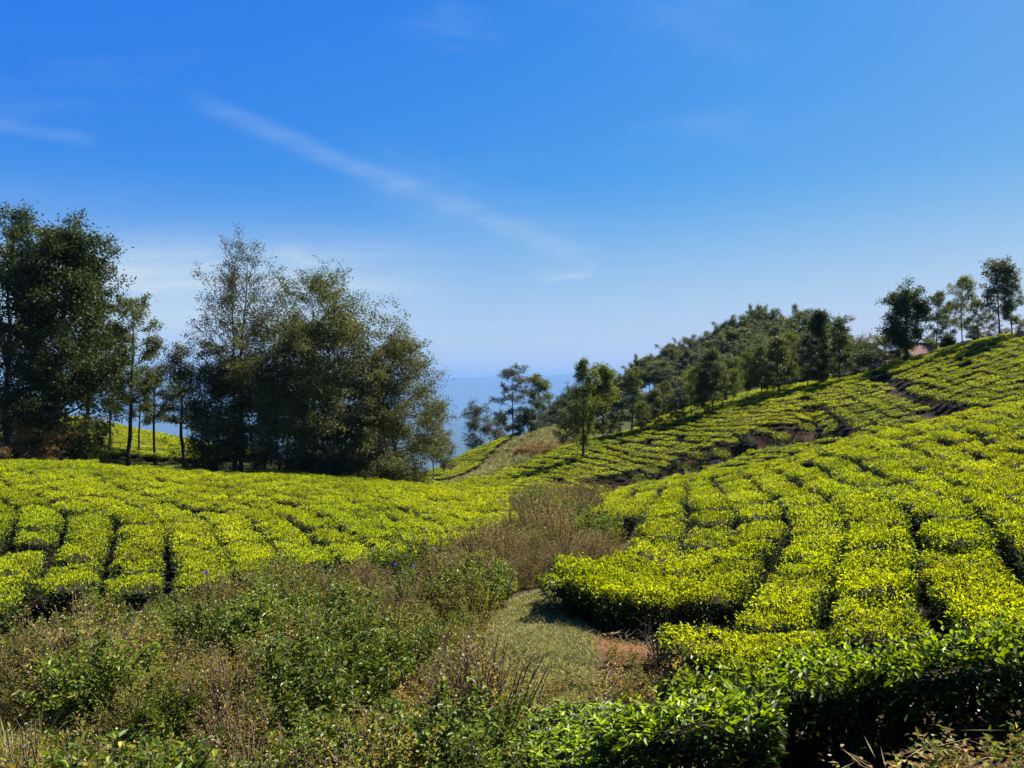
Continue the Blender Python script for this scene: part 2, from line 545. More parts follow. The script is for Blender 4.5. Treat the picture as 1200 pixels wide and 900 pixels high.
def height(x, y, micro=True):
    x = np.asarray(x, float); y = np.asarray(y, float)
    sh = x.shape; x = x.ravel(); y = y.ravel()
    u, v = uv_of(x, y)
    z = np.empty_like(u)
    for i in range(0, len(u), 20000):
        s = slice(i, i + 20000)
        k = tps_k((u[s, None] - _u[None]) ** 2 + (v[s, None] - _v[None]) ** 2)
        z[s] = k @ _W[:_n] + _W[_n] + _W[_n + 1] * u[s] + _W[_n + 2] * v[s]
    r = np.hypot(x, y)
    th = np.abs(np.arctan2(x, y))
    near = -1.75 - 0.02 * np.minimum(r, 150)
    w = sstep(th, 1.0, 2.2)
    z = z * (1 - w) + near * w
    # beyond the hills the land drops to a wide hazy plain with a low ridge at its far side
    lr = np.log(np.maximum(r, 1.0))
    w2 = sstep(lr, math.log(215), math.log(3200))
    bear = np.arctan2(x, y)
    ridge = sstep(r, 24000, 28000) * (1 - sstep(r, 29000, 33500))
    crest = 1010 + 60 * np.sin(bear * 9 + 1.0) + 34 * np.sin(bear * 31) + 16 * np.sin(bear * 77 + 2)
    far = -780 + ridge * crest + 40 * vn2(x / 700, y / 700)
    z = np.where(w2 > 0, z * (1 - w2) + far * w2, z)
    # gullies and the track cut into the far hill
    dg = dist_line(x, y, GULLY); z = z - 1.0 * (1 - sstep(dg + 0.7 * vn1(x / 1.6, y / 1.6), 1.5, 2.8))
    dg = dist_line(x, y, GULLY2); z = z - 0.5 * (1 - sstep(dg, 0.4, 1.5))
    dg = dist_line(x, y, TRACK); z = z - 0.25 * (1 - sstep(dg, 0.4, 1.1))
    if micro:
        a = np.clip(r / 60, 0, 1)
        z = z + 0.10 * vn1(x / 1.3, y / 1.3) + 0.05 * vn2(x / 0.45, y / 0.45) * (1 - a) + 0.35 * a * vn3(x / 6, y / 6) * (r < 260)
    return z.reshape(sh)


def normal_at(x, y, e=0.5):
    zx = (height(x + e, y, False) - height(x - e, y, False)) / (2 * e)
    zy = (height(x, y + e, False) - height(x, y - e, False)) / (2 * e)
    n = np.stack([-zx, -zy, np.ones_like(zx)], -1)
    return n / np.linalg.norm(n, axis=-1)[..., None]


# zones in plan
LEFT_FIELD = [XY(*p) for p in ((-170, 13), (0, 13.2), (130, 13.6), (250, 14.6), (340, 15.2), (450, 16.8), (540, 18.8), (585, 22.5), (605, 30), (628, 46),
                               (500, 51), (300, 47), (150, 43), (0, 41), (-170, 40))]
RIGHT_FIELD = [XY(*p) for p in ((688, 12.9), (697, 11.6), (770, 11.4), (835, 10.3), (845, 8.9), (815, 8.2), (860, 7.9), (960, 7.5), (1080, 7.2), (1200, 7.0), (1380, 6.6),
                                (1420, 45), (1200, 43), (900, 40), (760, 39), (702, 36), (698, 27), (722, 23), (745, 20), (768, 17.5), (738, 14.5), (702, 13.7))]
KNOLL = [XY(*p) for p in ((488, 84), (492, 104), (552, 116), (606, 124), (612, 114), (575, 100), (548, 90), (525, 84))]
HILL_FIELD = [XY(*p) for p in ((470, 54), (560, 60), (600, 64), (640, 68), (690, 73), (760, 76), (785, 92), (960, 92), (990, 76), (1060, 74), (1130, 71.5),
                               (1200, 68.5), (1420, 66), (1420, 46), (1200, 47), (1110, 50), (1000, 51), (900, 51), (840, 51), (740, 53.5), (690, 48), (640, 48),
                               (560, 51))]
PATH = [XY(*p) for p in ((640, 6.9), (580, 7.2), (573, 9.2), (570, 10.5), (578, 12.3), (620, 13.8), (690, 15.0), (720, 17.5), (745, 19.5), (775, 19),
                         (760, 16.5), (735, 14.6), (690, 13.2), (668, 12.3), (690, 11.0), (700, 9.6), (690, 8.4), (660, 7.4))]
SOIL = [XY(*p) for p in ((690, 11.1), (690, 9.7), (720, 9.0), (790, 8.9), (815, 9.4), (830, 10.4), (760, 11.4))]
LEFT_LAWN = [XY(*p) for p in ((-60, 12.6), (75, 12.6), (55, 10.9), (-60, 10.2))]
SCRUB = [XY(*p) for p in ((-150, 3.9), (420, 4.0), (570, 4.6), (574, 6.8), (563, 9.5), (566, 12), (584, 14.2), (690, 15.3), (718, 18), (715, 22), (692, 26),
                          (682, 36), (640, 46), (618, 44), (602, 30), (588, 21.5), (535, 18), (440, 16), (340, 15.0), (240, 14.3),
                          (150, 13.3), (60, 12.5), (-150, 12.2))]
DRYGRASS = [XY(*p) for p in ((520, 82), (560, 100), (612, 112), (625, 124), (700, 124), (690, 100), (660, 88), (600, 76), (540, 74))]


def soft_poly(x, y, poly, w):
    d = dist_line(x, y, list(poly) + [poly[0]])
    s = np.where(in_poly(x, y, poly), d, -d)
    return sstep(s + w * 0.7 * vn1(x / 0.6, y / 0.6) * 2, -w, w)


def build_ground():
    rings = np.concatenate([np.geomspace(0.4, 230, 460), np.geomspace(240, 36000, 80)])
    fine = np.radians(np.linspace(-42, 42, 420))
    coarse = np.radians(np.linspace(42, 318, 70))[1:-1]
    ang = np.concatenate([fine, coarse])
    R, A = np.meshgrid(rings, ang, indexing='ij')
    x = (R * np.sin(A)).ravel(); y = (R * np.cos(A)).ravel()
    z = height(x, y)
    nr, na = R.shape
    i = np.arange(nr - 1)[:, None] * na; j = np.arange(na)[None]; j2 = (j + 1) % na
    q = np.stack([i + j, i + na + j, i + na + j2, i + j2], -1).reshape(-1, 4)
    v = np.stack([x, y, z], 1)
    c = len(v)
    v = np.concatenate([v, [[0, 0, float(height(np.array([0.0]), np.array([0.0]))[0])]]])
    t = np.stack([np.full(na, c), j[0], j2[0]], -1)
    me = make_mesh("ground", v, q, t, (), smooth=True)
    me.flip_normals() if me.polygons[0].normal.z < 0 else None
    x = v[:, 0]; y = v[:, 1]
    r = np.hypot(x, y)
    grass = np.maximum(soft_poly(x, y, PATH, 0.25), soft_poly(x, y, LEFT_LAWN, 0.5)) * (r < 40)
    dry = soft_poly(x, y, DRYGRASS, 3.0) * (r > 50)
    soil = np.maximum(soft_poly(x, y, SOIL, 0.3) * (r < 30), 0.2 * (1 - sstep(dist_line(x, y, GULLY), 2.5, 4.0)))
    farm = sstep(r, 130, 320)
    at = me.attributes.new("zone", 'FLOAT_COLOR', 'POINT')
    at.data.foreach_set("color", np.stack([grass, dry, soil, farm], 1).astype(np.float32).ravel())
    hl = me.attributes.new("hill", 'FLOAT', 'POINT')
    hl.data.foreach_set("value", (sstep(r, 44, 60) * (1 - soft_poly(x, y, HILL_FIELD, 2.0))).astype(np.float32))
    tl = me.attributes.new("tea", 'FLOAT', 'POINT')
    tl.data.foreach_set("value", np.maximum.reduce([soft_poly(x, y, pl, w_) for pl, w_ in ((HILL_FIELD, 1.0), (LEFT_FIELD, 0.5), (RIGHT_FIELD, 0.4), (KNOLL, 1.0))]).astype(np.float32))
    m, N, L = new_mat("ground_soil_and_grass")
    out = N('ShaderNodeOutputMaterial'); pr = N('ShaderNodeBsdfPrincipled')
    pr.inputs['Roughness'].default_value = 0.95; pr.inputs['Specular IOR Level'].default_value = 0.1
    tc = N('ShaderNodeTexCoord')

    def nz(scale, d=6):
        n = N('ShaderNodeTexNoise'); n.inputs['Scale'].default_value = scale; n.inputs['Detail'].default_value = d
        n.inputs['Roughness'].default_value = 0.65
        L(tc.outputs['Object'], n.inputs['Vector'])
        mr = N('ShaderNodeMapRange'); mr.inputs[1].default_value = 0.32; mr.inputs[2].default_value = 0.68
        L(n.outputs[0], mr.inputs[0]); return mr.outputs[0]

    def mixc(f, a, b):
        n = N('ShaderNodeMix'); n.data_type = 'RGBA'
        L(f, n.inputs[0]) if not isinstance(f, float) else setattr(n.inputs[0], 'default_value', f)
        for s, k in ((a, 6), (b, 7)):
            if isinstance(s, tuple): n.inputs[k].default_value = (*s, 1)
            else: L(s, n.inputs[k])
        return n.outputs[2]
    n1, n2, n3 = nz(7), nz(1.1), nz(38)
    litter = mixc(n1, (0.030, 0.018, 0.009), (0.075, 0.042, 0.021))
    green = mixc(n2, (0.13, 0.15, 0.025), (0.18, 0.165, 0.04))
    green = mixc(n3, green, (0.15, 0.155, 0.032))
    straw = mixc(n2, (0.10, 0.085, 0.030), (0.06, 0.068, 0.018))
    red = mixc(n1, (0.17, 0.062, 0.028), (0.075, 0.034, 0.017))
    farc = mixc(n2, (0.020, 0.035, 0.015), (0.035, 0.05, 0.02))
    za = N('ShaderNodeAttribute'); za.attribute_name = "zone"
    sp = N('ShaderNodeSeparateColor'); L(za.outputs['Color'], sp.inputs[0])
    hill = mixc(n2, (0.030, 0.042, 0.010), (0.055, 0.055, 0.018))
    ha = N('ShaderNodeAttribute'); ha.attribute_name = "hill"
    c0 = mixc(ha.outputs['Fac'], litter, hill)
    shaded_humus = mixc(n1, (0.012, 0.008, 0.004), (0.030, 0.018, 0.009))  # humus, darkened in colour to give the row gaps their shade
    ta = N('ShaderNodeAttribute'); ta.attribute_name = "tea"
    c0 = mixc(ta.outputs['Fac'], c0, shaded_humus)
    c1 = mixc(sp.outputs[0], c0, green)
    c2 = mixc(sp.outputs[1], c1, straw)
    c3 = mixc(sp.outputs[2], c2, red)
    c4 = mixc(za.outputs['Alpha'], c3, farc)
    L(c4, pr.inputs['Base Color'])
    b = N('ShaderNodeBump'); b.inputs['Strength'].default_value = 0.6; b.inputs['Distance'].default_value = 0.04
    L(n1, b.inputs['Height']); L(b.outputs[0], pr.inputs['Normal'])
    L(pr.outputs[0], out.inputs['Surface'])
    me.materials.append(m)
    solo("ground", me, kind="structure")


build_ground()

# ------------------------------------------------------------------ scatter of uncountable plants (geometry nodes, one object)
def scatter(name, pts, rots, scl, idx, meshes, label, cat):
    n = len(pts)
    me = bpy.data.meshes.new(name)
    me.vertices.add(n)
    me.vertices.foreach_set("co", np.asarray(pts, np.float32).ravel())
    for an, ty, key, dat in (("rot", 'FLOAT_VECTOR', "vector", rots), ("scl", 'FLOAT_VECTOR', "vector", scl)):
        a = me.attributes.new(an, ty, 'POINT'); a.data.foreach_set(key, np.asarray(dat, np.float32).ravel())
    a = me.attributes.new("idx", 'INT', 'POINT'); a.data.foreach_set("value", np.asarray(idx, np.int32))
    src = bpy.data.collections.new(name + "_source")
    for i, m in enumerate(meshes):
        src.objects.link(bpy.data.objects.new("%s_source_%02d" % (name, i), m))
    ng = bpy.data.node_groups.new(name, 'GeometryNodeTree')
    ng.interface.new_socket("Geometry", in_out='INPUT', socket_type='NodeSocketGeometry')
    ng.interface.new_socket("Geometry", in_out='OUTPUT', socket_type='NodeSocketGeometry')
    N = ng.nodes.new; L = ng.links.new
    gi = N('NodeGroupInput'); go = N('NodeGroupOutput')
    iop = N('GeometryNodeInstanceOnPoints')
    ci = N('GeometryNodeCollectionInfo'); ci.inputs['Collection'].default_value = src
    ci.inputs['Separate Children'].default_value = True; ci.inputs['Reset Children'].default_value = True

    def attr(nm, ty):
        a = N('GeometryNodeInputNamedAttribute'); a.data_type = ty; a.inputs['Name'].default_value = nm
        return a.outputs['Attribute']
    L(gi.outputs[0], iop.inputs['Points']); L(ci.outputs[0], iop.inputs['Instance'])
    iop.inputs['Pick Instance'].default_value = True
    L(attr("idx", 'INT'), iop.inputs['Instance Index'])
    er = N('FunctionNodeEulerToRotation'); L(attr("rot", 'FLOAT_VECTOR'), er.inputs[0])
    L(er.outputs[0], iop.inputs['Rotation'])
    L(attr("scl", 'FLOAT_VECTOR'), iop.inputs['Scale'])
    L(iop.outputs[0], go.inputs[0])
    o = bpy.data.objects.new(name, me); COL.objects.link(o)
    md = o.modifiers.new("plants", 'NODES'); md.node_group = ng
    o["kind"] = "stuff"; o["label"] = label; o["category"] = cat
    return o


# ------------------------------------------------------------------ tea bushes
def tea_bush(seed, n_top, n_side, lsize, six, shoots=0, fresh=0.74):
    """clipped bush: 1.15 m along the row (y), 1.0 m across, flat plucked top, woody frame below"""
    r = np.random.default_rng(seed)
    A_, B_ = 0.62, 0.52
    ph = r.uniform(0, 6.28, 4); am = r.uniform(0.02, 0.06, 4)

    def outline(t):
        c, s = np.cos(t), np.sin(t)
        p = 3.4
        rad = (np.abs(c / B_) ** p + np.abs(s / A_) ** p) ** (-1 / p)
        return rad * (1 + sum(am[k] * np.sin((k + 2) * t + ph[k]) for k in range(4)))
    nz = VNoise(seed + 50, 32)

    def top(x, y, q):
        return TEA_H + 0.10 * nz(x * 2.6 + 9, y * 2.6 + 9) * 2 + 0.06 * nz(x * 7 + 3, y * 7 + 5) * 2 - 0.10 * np.clip((q - 0.78) / 0.22, 0, 1) ** 2
    G = Geo()
    # top layer of young shoots
    t = r.uniform(0, 6.2832, n_top); q = np.sqrt(r.uniform(0, 1.03, n_top)); rad = outline(t) * q
    x, y = rad * np.cos(t), rad * np.sin(t)
    z = top(x, y, q) - np.abs(r.normal(0, 0.035, n_top)) - lsize * 0.4
    az = r.uniform(0, 6.2832, n_top); el = np.radians(r.uniform(12, 72, n_top))
    ax = np.stack([np.cos(az) * np.cos(el), np.sin(az) * np.cos(el), np.sin(el)], 1)
    nr = np.stack([-np.cos(az) * np.sin(el), -np.sin(az) * np.sin(el), np.cos(el)], 1) + r.normal(0, 0.25, (n_top, 3))
    ls = lsize * r.uniform(0.65, 1.2, n_top)
    young = r.random(n_top) < fresh * np.where(q > 0.9, 0.6, 1.0)
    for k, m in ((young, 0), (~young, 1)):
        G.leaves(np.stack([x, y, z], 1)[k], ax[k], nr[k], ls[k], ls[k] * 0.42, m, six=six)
    # sides: mature leaves, kept dark to stand in for shade on row fronts
    t = r.uniform(0, 6.2832, n_side); h = r.uniform(0.0, 1.0, n_side) ** 0.75
    rad = outline(t) * (0.70 + 0.30 * np.sin(np.clip(h, 0, 1) * 1.7)) * r.uniform(0.86, 1.02, n_side)
    zz = 0.10 + h * (TEA_H - 0.14)
    c = np.stack([rad * np.cos(t), rad * np.sin(t), zz], 1)
    el = np.radians(r.uniform(-45, 55, n_side)); az = t + r.normal(0, 0.7, n_side)
    ax = np.stack([np.cos(az) * np.cos(el), np.sin(az) * np.cos(el), np.sin(el)], 1)
    nr = np.stack([-np.cos(az) * np.sin(el), -np.sin(az) * np.sin(el), np.cos(el)], 1) + r.normal(0, 0.4, (n_side, 3))
    ls = lsize * r.uniform(0.8, 1.45, n_side)
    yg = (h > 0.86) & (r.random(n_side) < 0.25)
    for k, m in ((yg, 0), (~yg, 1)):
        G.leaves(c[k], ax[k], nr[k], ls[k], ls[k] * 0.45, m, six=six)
    # long shoots standing above the table
    for s in range(shoots):
        t0 = r.uniform(0, 6.28); q0 = math.sqrt(r.uniform(0, 1)); rd = float(outline(np.array([t0]))[0]) * q0
        b = np.array([rd * math.cos(t0), rd * math.sin(t0), TEA_H - 0.12])
        d = np.array([r.normal(0, .25), r.normal(0, .25), 1.0]); hh = r.uniform(0.12, 0.28)
        k = int(r.integers(4, 7)); f = np.linspace(0.25, 1, k)[:, None]
        az = np.arange(k) * 2.4 + r.uniform(0, 6); el = np.radians(np.linspace(15, 60, k))
        ax = np.stack([np.cos(az) * np.cos(el), np.sin(az) * np.cos(el), np.sin(el)], 1)
        nr = np.stack([-np.cos(az) * np.sin(el), -np.sin(az) * np.sin(el), np.cos(el)], 1)
        G.leaves(b + d * f * hh, ax, nr, lsize * 1.4 * np.linspace(1, 0.6, k), lsize * 0.55, 0, six=True)
    # solid core, its dark colour standing in for shade among the inner twigs
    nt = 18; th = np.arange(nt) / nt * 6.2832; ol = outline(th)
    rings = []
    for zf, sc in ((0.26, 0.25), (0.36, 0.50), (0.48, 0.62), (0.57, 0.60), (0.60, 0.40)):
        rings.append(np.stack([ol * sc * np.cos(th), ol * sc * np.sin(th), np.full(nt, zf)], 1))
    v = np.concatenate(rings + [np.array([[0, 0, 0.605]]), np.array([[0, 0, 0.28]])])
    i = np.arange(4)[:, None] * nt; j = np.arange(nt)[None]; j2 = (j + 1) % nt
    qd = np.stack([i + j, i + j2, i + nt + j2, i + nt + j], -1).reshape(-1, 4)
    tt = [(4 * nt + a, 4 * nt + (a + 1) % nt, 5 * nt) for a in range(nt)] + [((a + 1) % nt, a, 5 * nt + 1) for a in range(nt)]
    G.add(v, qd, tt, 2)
    return G.mesh("tea_foliage", (TEA_SHOOT if shoots > 15 else TEA_YOUNG, TEA_OLD, TEA_CORE))


def tea_frame(seed, n=7):
    r = np.random.default_rng(seed + 900)
    G = Geo()
    G.tube([(0, 0, -0.12), (0.01, 0.0, 0.05), (0.0, 0.01, 0.16)], [0.06, 0.05, 0.045], 6)
    for k in range(n):
        a = k / n * 6.28 + r.uniform(-.3, .3); R = r.uniform(0.25, 0.42)
        G.tube([(0, 0, 0.02 + 0.01 * k), (R * .5 * math.cos(a), R * .55 * math.sin(a), 0.22), (R * math.cos(a), R * 1.15 * math.sin(a), 0.52)],
               [0.032, 0.022, 0.012], 5)
    return G.mesh("tea_frame", (TWIG,))


TEA_FRONT = [tea_bush(40 + k, 1700, 1700, 0.074, True, 24, 0.46) for k in range(3)]
TEA_NEAR = [tea_bush(10 + k, 2700, 1700, 0.050, True, 10) for k in range(5)]
TEA_MID = [tea_bush(20 + k, 1500, 800, 0.060, False) for k in range(5)]
TEA_FAR = [tea_bush(30 + k, 520, 420, 0.085, False) for k in range(5)]
TEA_WOOD = [tea_frame(k) for k in range(3)]

BACK_SLOPE = [XY(*p) for p in ((90, 52), (235, 55), (300, 66), (300, 96), (60, 96), (60, 62))]

bushes = []   # x, y, heading, across scale, along scale, zscale, field


def rows_straight(poly, ang0, sp, along, warp, field, gapmax, seed, curve=0.0, pv=None):
    """rows at bearing ang0 (0 = away from the camera), spacing sp, weaving slightly"""
    px = np.array([p[0] for p in poly]); py = np.array([p[1] for p in poly])
    cx, cy = (px.mean(), py.mean()) if pv is None else pv
    dx, dy = math.sin(ang0), math.cos(ang0); nx, ny = dy, -dx
    ext = max(np.ptp(px), np.ptp(py)) * 0.9
    r = np.random.default_rng(seed); nz = VNoise(seed)
    K = int(ext / sp)
    for k in range(-K, K + 1):
        t = np.arange(-ext, ext, along) + r.uniform(0, along)
        t = t + r.normal(0, 0.09, len(t))

        def off(tt):
            return warp * 2 * nz(tt / 9.0 + 40, k * 0.10 + 20) + curve * tt * tt
        s = k * sp + off(t)
        g0 = gapmax * np.clip(0.58 + 1.3 * nz(t / 5.0 + 70, k * 1.7 + 3), 0.24, 1.1)
        g1 = gapmax * np.clip(0.58 + 1.3 * nz(t / 5.0 + 70, (k + 1) * 1.7 + 3), 0.24, 1.1)
        w = sp - (g0 + g1) / 2; s = s + (g0 - g1) / 4
        x = cx + dx * t + nx * s; y = cy + dy * t + ny * s
        e = 0.3
        hd = ang0 + np.arctan((off(t + e) - off(t - e)) / (2 * e))
        ok = in_poly(x, y, poly)
        for i in np.nonzero(ok)[0]:
            if r.random() < 0.012: continue
            bushes.append((x[i] + r.normal(0, 0.03), y[i] + r.normal(0, 0.03), hd[i] + r.normal(0, 0.07), w[i] / 1.02 * r.uniform(0.92, 1.05), along / 1.08 * r.uniform(0.96, 1.1), r.uniform(0.86, 1.1), field))


def rows_arc(poly, C, sp, along, field, gapmax, seed):
    """rows that run along the hill on the right and bend round a shoulder on the left"""
    nz = VNoise(seed); r = np.random.default_rng(seed)
    for k in range(-14, 40):
        rad = 0.8 + k * sp
        if rad > 0.5:
            ta = np.arange(0, rad * math.pi, along) / rad          # arc part: from straight-down round to straight-up on the left
            xa = C[0] - rad * np.sin(ta); ya = C[1] - rad * np.cos(ta); ha = np.pi / 2 - ta
            ha = np.arctan2(-np.cos(ta), np.sin(ta))
            xs = np.arange(C[0] + along, C[0] + 60, along); ys = np.full_like(xs, C[1] - rad); hs = np.full_like(xs, math.pi / 2)
            x = np.concatenate([xa, xs]); y = np.concatenate([ya, ys]); h = np.concatenate([ha, hs])
        else:
            xs = np.arange(C[0] - 30, C[0] + 60, along); x = xs; y = np.full_like(xs, C[1] - rad); h = np.full_like(xs, math.pi / 2)
        wx = 2.4 * nz(x / 11 + 5, y / 11 + 5); wy = 2.4 * nz(x / 11 + 50, y / 11 + 9)
        x = x + wx + r.normal(0, .06, len(x)); y = y + wy + r.normal(0, .06, len(x))
        g0 = gapmax * np.clip(0.66 + 0.9 * nz(x / 3.0 + 31, y / 3.0 + k * 2.7), 0.4, 1)
        ok = in_poly(x, y, poly)
        ok &= dist_line(x, y, GULLY) > 1.9 + 1.6 * nz(x / 2, y / 2)
        ok &= dist_line(x, y, TRACK) > 0.72
        ok &= dist_line(x, y, GULLY2) > 0.5
        for i in np.nonzero(ok)[0]:
            if r.random() < 0.012: continue
            bushes.append((x[i], y[i], h[i], (sp - g0[i]) / 1.02, along / 1.08, r.uniform(0.9, 1.1), field))


rows_straight(LEFT_FIELD, -0.44, 1.12, 1.02, 1.2, 0, 0.28, 11, curve=-0.019, pv=(-8, 20))
rows_straight(RIGHT_FIELD, 0.30, 1.08, 1.02, 1.2, 1, 0.27, 12, curve=0.0, pv=(7, 16))
rows_arc(HILL_FIELD, (33, 78), 1.32, 1.12, 2, 0.62, 13)
rows_straight(KNOLL, 0.9, 1.5, 1.15, 0.8, 3, 0.75, 14)
rows_straight(BACK_SLOPE, 0.5, 1.25, 1.12, 0.8, 4, 0.5, 15)
# taller row right below the camera
fr = [(0.75, 6.35), (1.6, 5.95), (2.35, 5.6), (3.1, 5.2), (3.9, 4.95), (4.8, 4.6), (5.8, 4.4)]
for i in range(len(fr)):
    a = fr[max(i - 1, 0)]; b = fr[min(i + 1, len(fr) - 1)]
    bushes.append((fr[i][0], fr[i][1], math.atan2(b[0] - a[0], b[1] - a[1]), 1.0, 0.86, (0.5, 0.72)[i] if i < 2 else 0.86, 5))
for x_, y_, s_ in ((2.0, 7.05, .9), (2.95, 6.6, .9), (3.9, 6.2, .9), (4.9, 5.8, .9), (0.6, 5.35, .55), (1.25, 5.1, .72)):
    bushes.append((x_, y_, 1.9 + rng.normal(0, .15), 0.98, 0.92, s_, 5))

for x_, y_, h_, s_ in ((1.29, 11.9, 1.4, .95), (1.22, 12.8, 1.6, .95), (1.72, 11.5, 1.3, 1.0), (1.7, 12.5, 0.4, 1.0), (0.98, 12.3, .3, .85), (2.2, 11.3, 1.4, 1.0),
                       (2.25, 8.95, 1.2, .85), (2.9, 8.3, 1.2, .9)):
    bushes.append((x_, y_, h_, 1.0, 1.0, s_, 1))      # the corner beside the grass path
B = np.array(bushes)
bz = height(B[:, 0], B[:, 1], False)
bn = normal_at(B[:, 0], B[:, 1])
bd = np.hypot(B[:, 0], B[:, 1])


def bush_matrix(i):
    n = Vector(bn[i]); n = (n * 0.85 + Vector((0, 0, 0.15))).normalized()
    h = B[i, 2] + (math.pi if rng.random() < .5 else 0)
    y = Vector((math.sin(h), math.cos(h), 0)); y = (y - n * y.dot(n)).normalized()
    x = y.cross(n)
    return Matrix((x, y, n)).transposed()


vis = (B[:, 1] > 2) & (np.abs(B[:, 0] / B[:, 1]) < 0.68) & (bd < 70)
order = np.argsort(np.where(vis, bd, 1e6))
NEAR_IDS = set(order[:300].tolist())
FIELD_LABEL = {
    0: ("clipped tea bush with yellow-green top in the near rows of the left field", "tea bushes of the left field"),
    1: ("clipped tea bush with yellow-green top in the near rows of the right slope", "tea bushes of the right slope"),
    5: ("tall tea bush with glossy shoots in the row at the bottom right", "tea bushes of the foreground row"),
}
sp_, sr_, ss_, si_ = [], [], [], []
for i in range(len(B)):
    if not vis[i] and bd[i] < 60 and (abs(B[i, 0]) > abs(B[i, 1]) * 0.8 + 2): continue
    mt = bush_matrix(i)
    sc = (B[i, 3], B[i, 4], B[i, 5])
    loc = (B[i, 0], B[i, 1], bz[i] - 0.02)
    if i in NEAR_IDS:
        f = int(B[i, 6])
        lb, gp = FIELD_LABEL[f]
        px_ = 600 + F * B[i, 0] / B[i, 1]
        if f == 0:
            lb = "clipped tea bush of the left field, " + ("at its front edge above the scrub" if bd[i] < 16 else "in its middle rows") + \
                 (", far left" if px_ < 140 else ", centre" if px_ < 300 else ", right part")
        elif f == 1:
            lb = "clipped tea bush of the right slope, " + ("nearest rows" if bd[i] < 10.5 else "middle rows" if bd[i] < 15 else "rows further up") + \
                 (", by the grass path" if px_ < 820 else ", centre" if px_ < 1020 else ", at the right edge")
        if f == 5:
            k5 = i - np.nonzero(B[:, 6] == 5)[0][0]
            lb = ("low tea bush at the left end of the foreground hedge", "tea bush second from the left end of the foreground hedge", "glossy tea bush left of the middle of the foreground hedge",
                  "glossy tea bush in the middle of the foreground hedge", "glossy tea bush right of the middle of the foreground hedge", "glossy tea bush of the foreground hedge near the right edge",
                  "glossy tea bush of the foreground hedge cut by the right edge", "tea bush behind the left half of the foreground hedge", "tea bush behind the middle of the foreground hedge",
                  "tea bush behind the right half of the foreground hedge", "tea bush behind the foreground hedge at the right edge", "low tea bush in front of the hedge at the bottom edge, left one",
                  "low tea bush in front of the hedge at the bottom edge, right one")[min(k5, 12)]
        o = thing("tea_bush", lb, "tea bush", loc, gp, mt.to_euler(), sc)
        near = bd[i] < 15
        k = int(rng.integers(0, 5))
        part("foliage", TEA_FRONT[k % 3] if f == 5 else (TEA_NEAR if near else TEA_MID)[k], o)
        part("stem", TEA_WOOD[k % 3], o)
    else:
        sp_.append(loc); sr_.append(tuple(mt.to_euler())); ss_.append(sc)
        si_.append(int(rng.integers(0, 5)) + (5 if bd[i] > 48 else 0))
scatter("tea_bushes", sp_, sr_, ss_, si_, TEA_MID + TEA_FAR, "rows of clipped tea bushes covering the farther slopes", "tea bushes")
print("bushes", len(B), "stuff", len(sp_))
# ------------------------------------------------------------------ weeds and shrubs of the scrub
SC_GREEN = leaf_mat("weed_green_leaf", (0.05, 0.10, 0.008), (0.15, 0.20, 0.014), 0.36, (1.3, 1.2, 0.4), 0.45, 0.22, 0.45, 1.5)
SC_OLIVE = leaf_mat("weed_olive_leaf", (0.16, 0.165, 0.016), (0.28, 0.245, 0.032), 0.36, (1.3, 1.1, 0.4), 0.55, 0.2, 0.45, 1.5)
SC_BROWN = leaf_mat("weed_dry_leaf", (0.19, 0.115, 0.030), (0.30, 0.20, 0.062), 0.3, (1.2, 1.0, 0.7), 0.7, 0.2, 0.5, 1.4)
SEED = leaf_mat("seed_head", (0.30, 0.24, 0.14), (0.42, 0.36, 0.22), 0.3, (1, 1, 0.9), 0.9, 0.1, 0.6, 1.2)
GRASS = leaf_mat("grass_blade", (0.13, 0.16, 0.018), (0.20, 0.20, 0.035), 0.3, (1.2, 1.15, 0.5), 0.55, 0.3, 0.6, 1.3)
STRAW = leaf_mat("straw_blade", (0.24, 0.19, 0.09), (0.33, 0.27, 0.13), 0.25, (1.1, 1.0, 0.7), 0.7, 0.2, 0.6, 1.3)


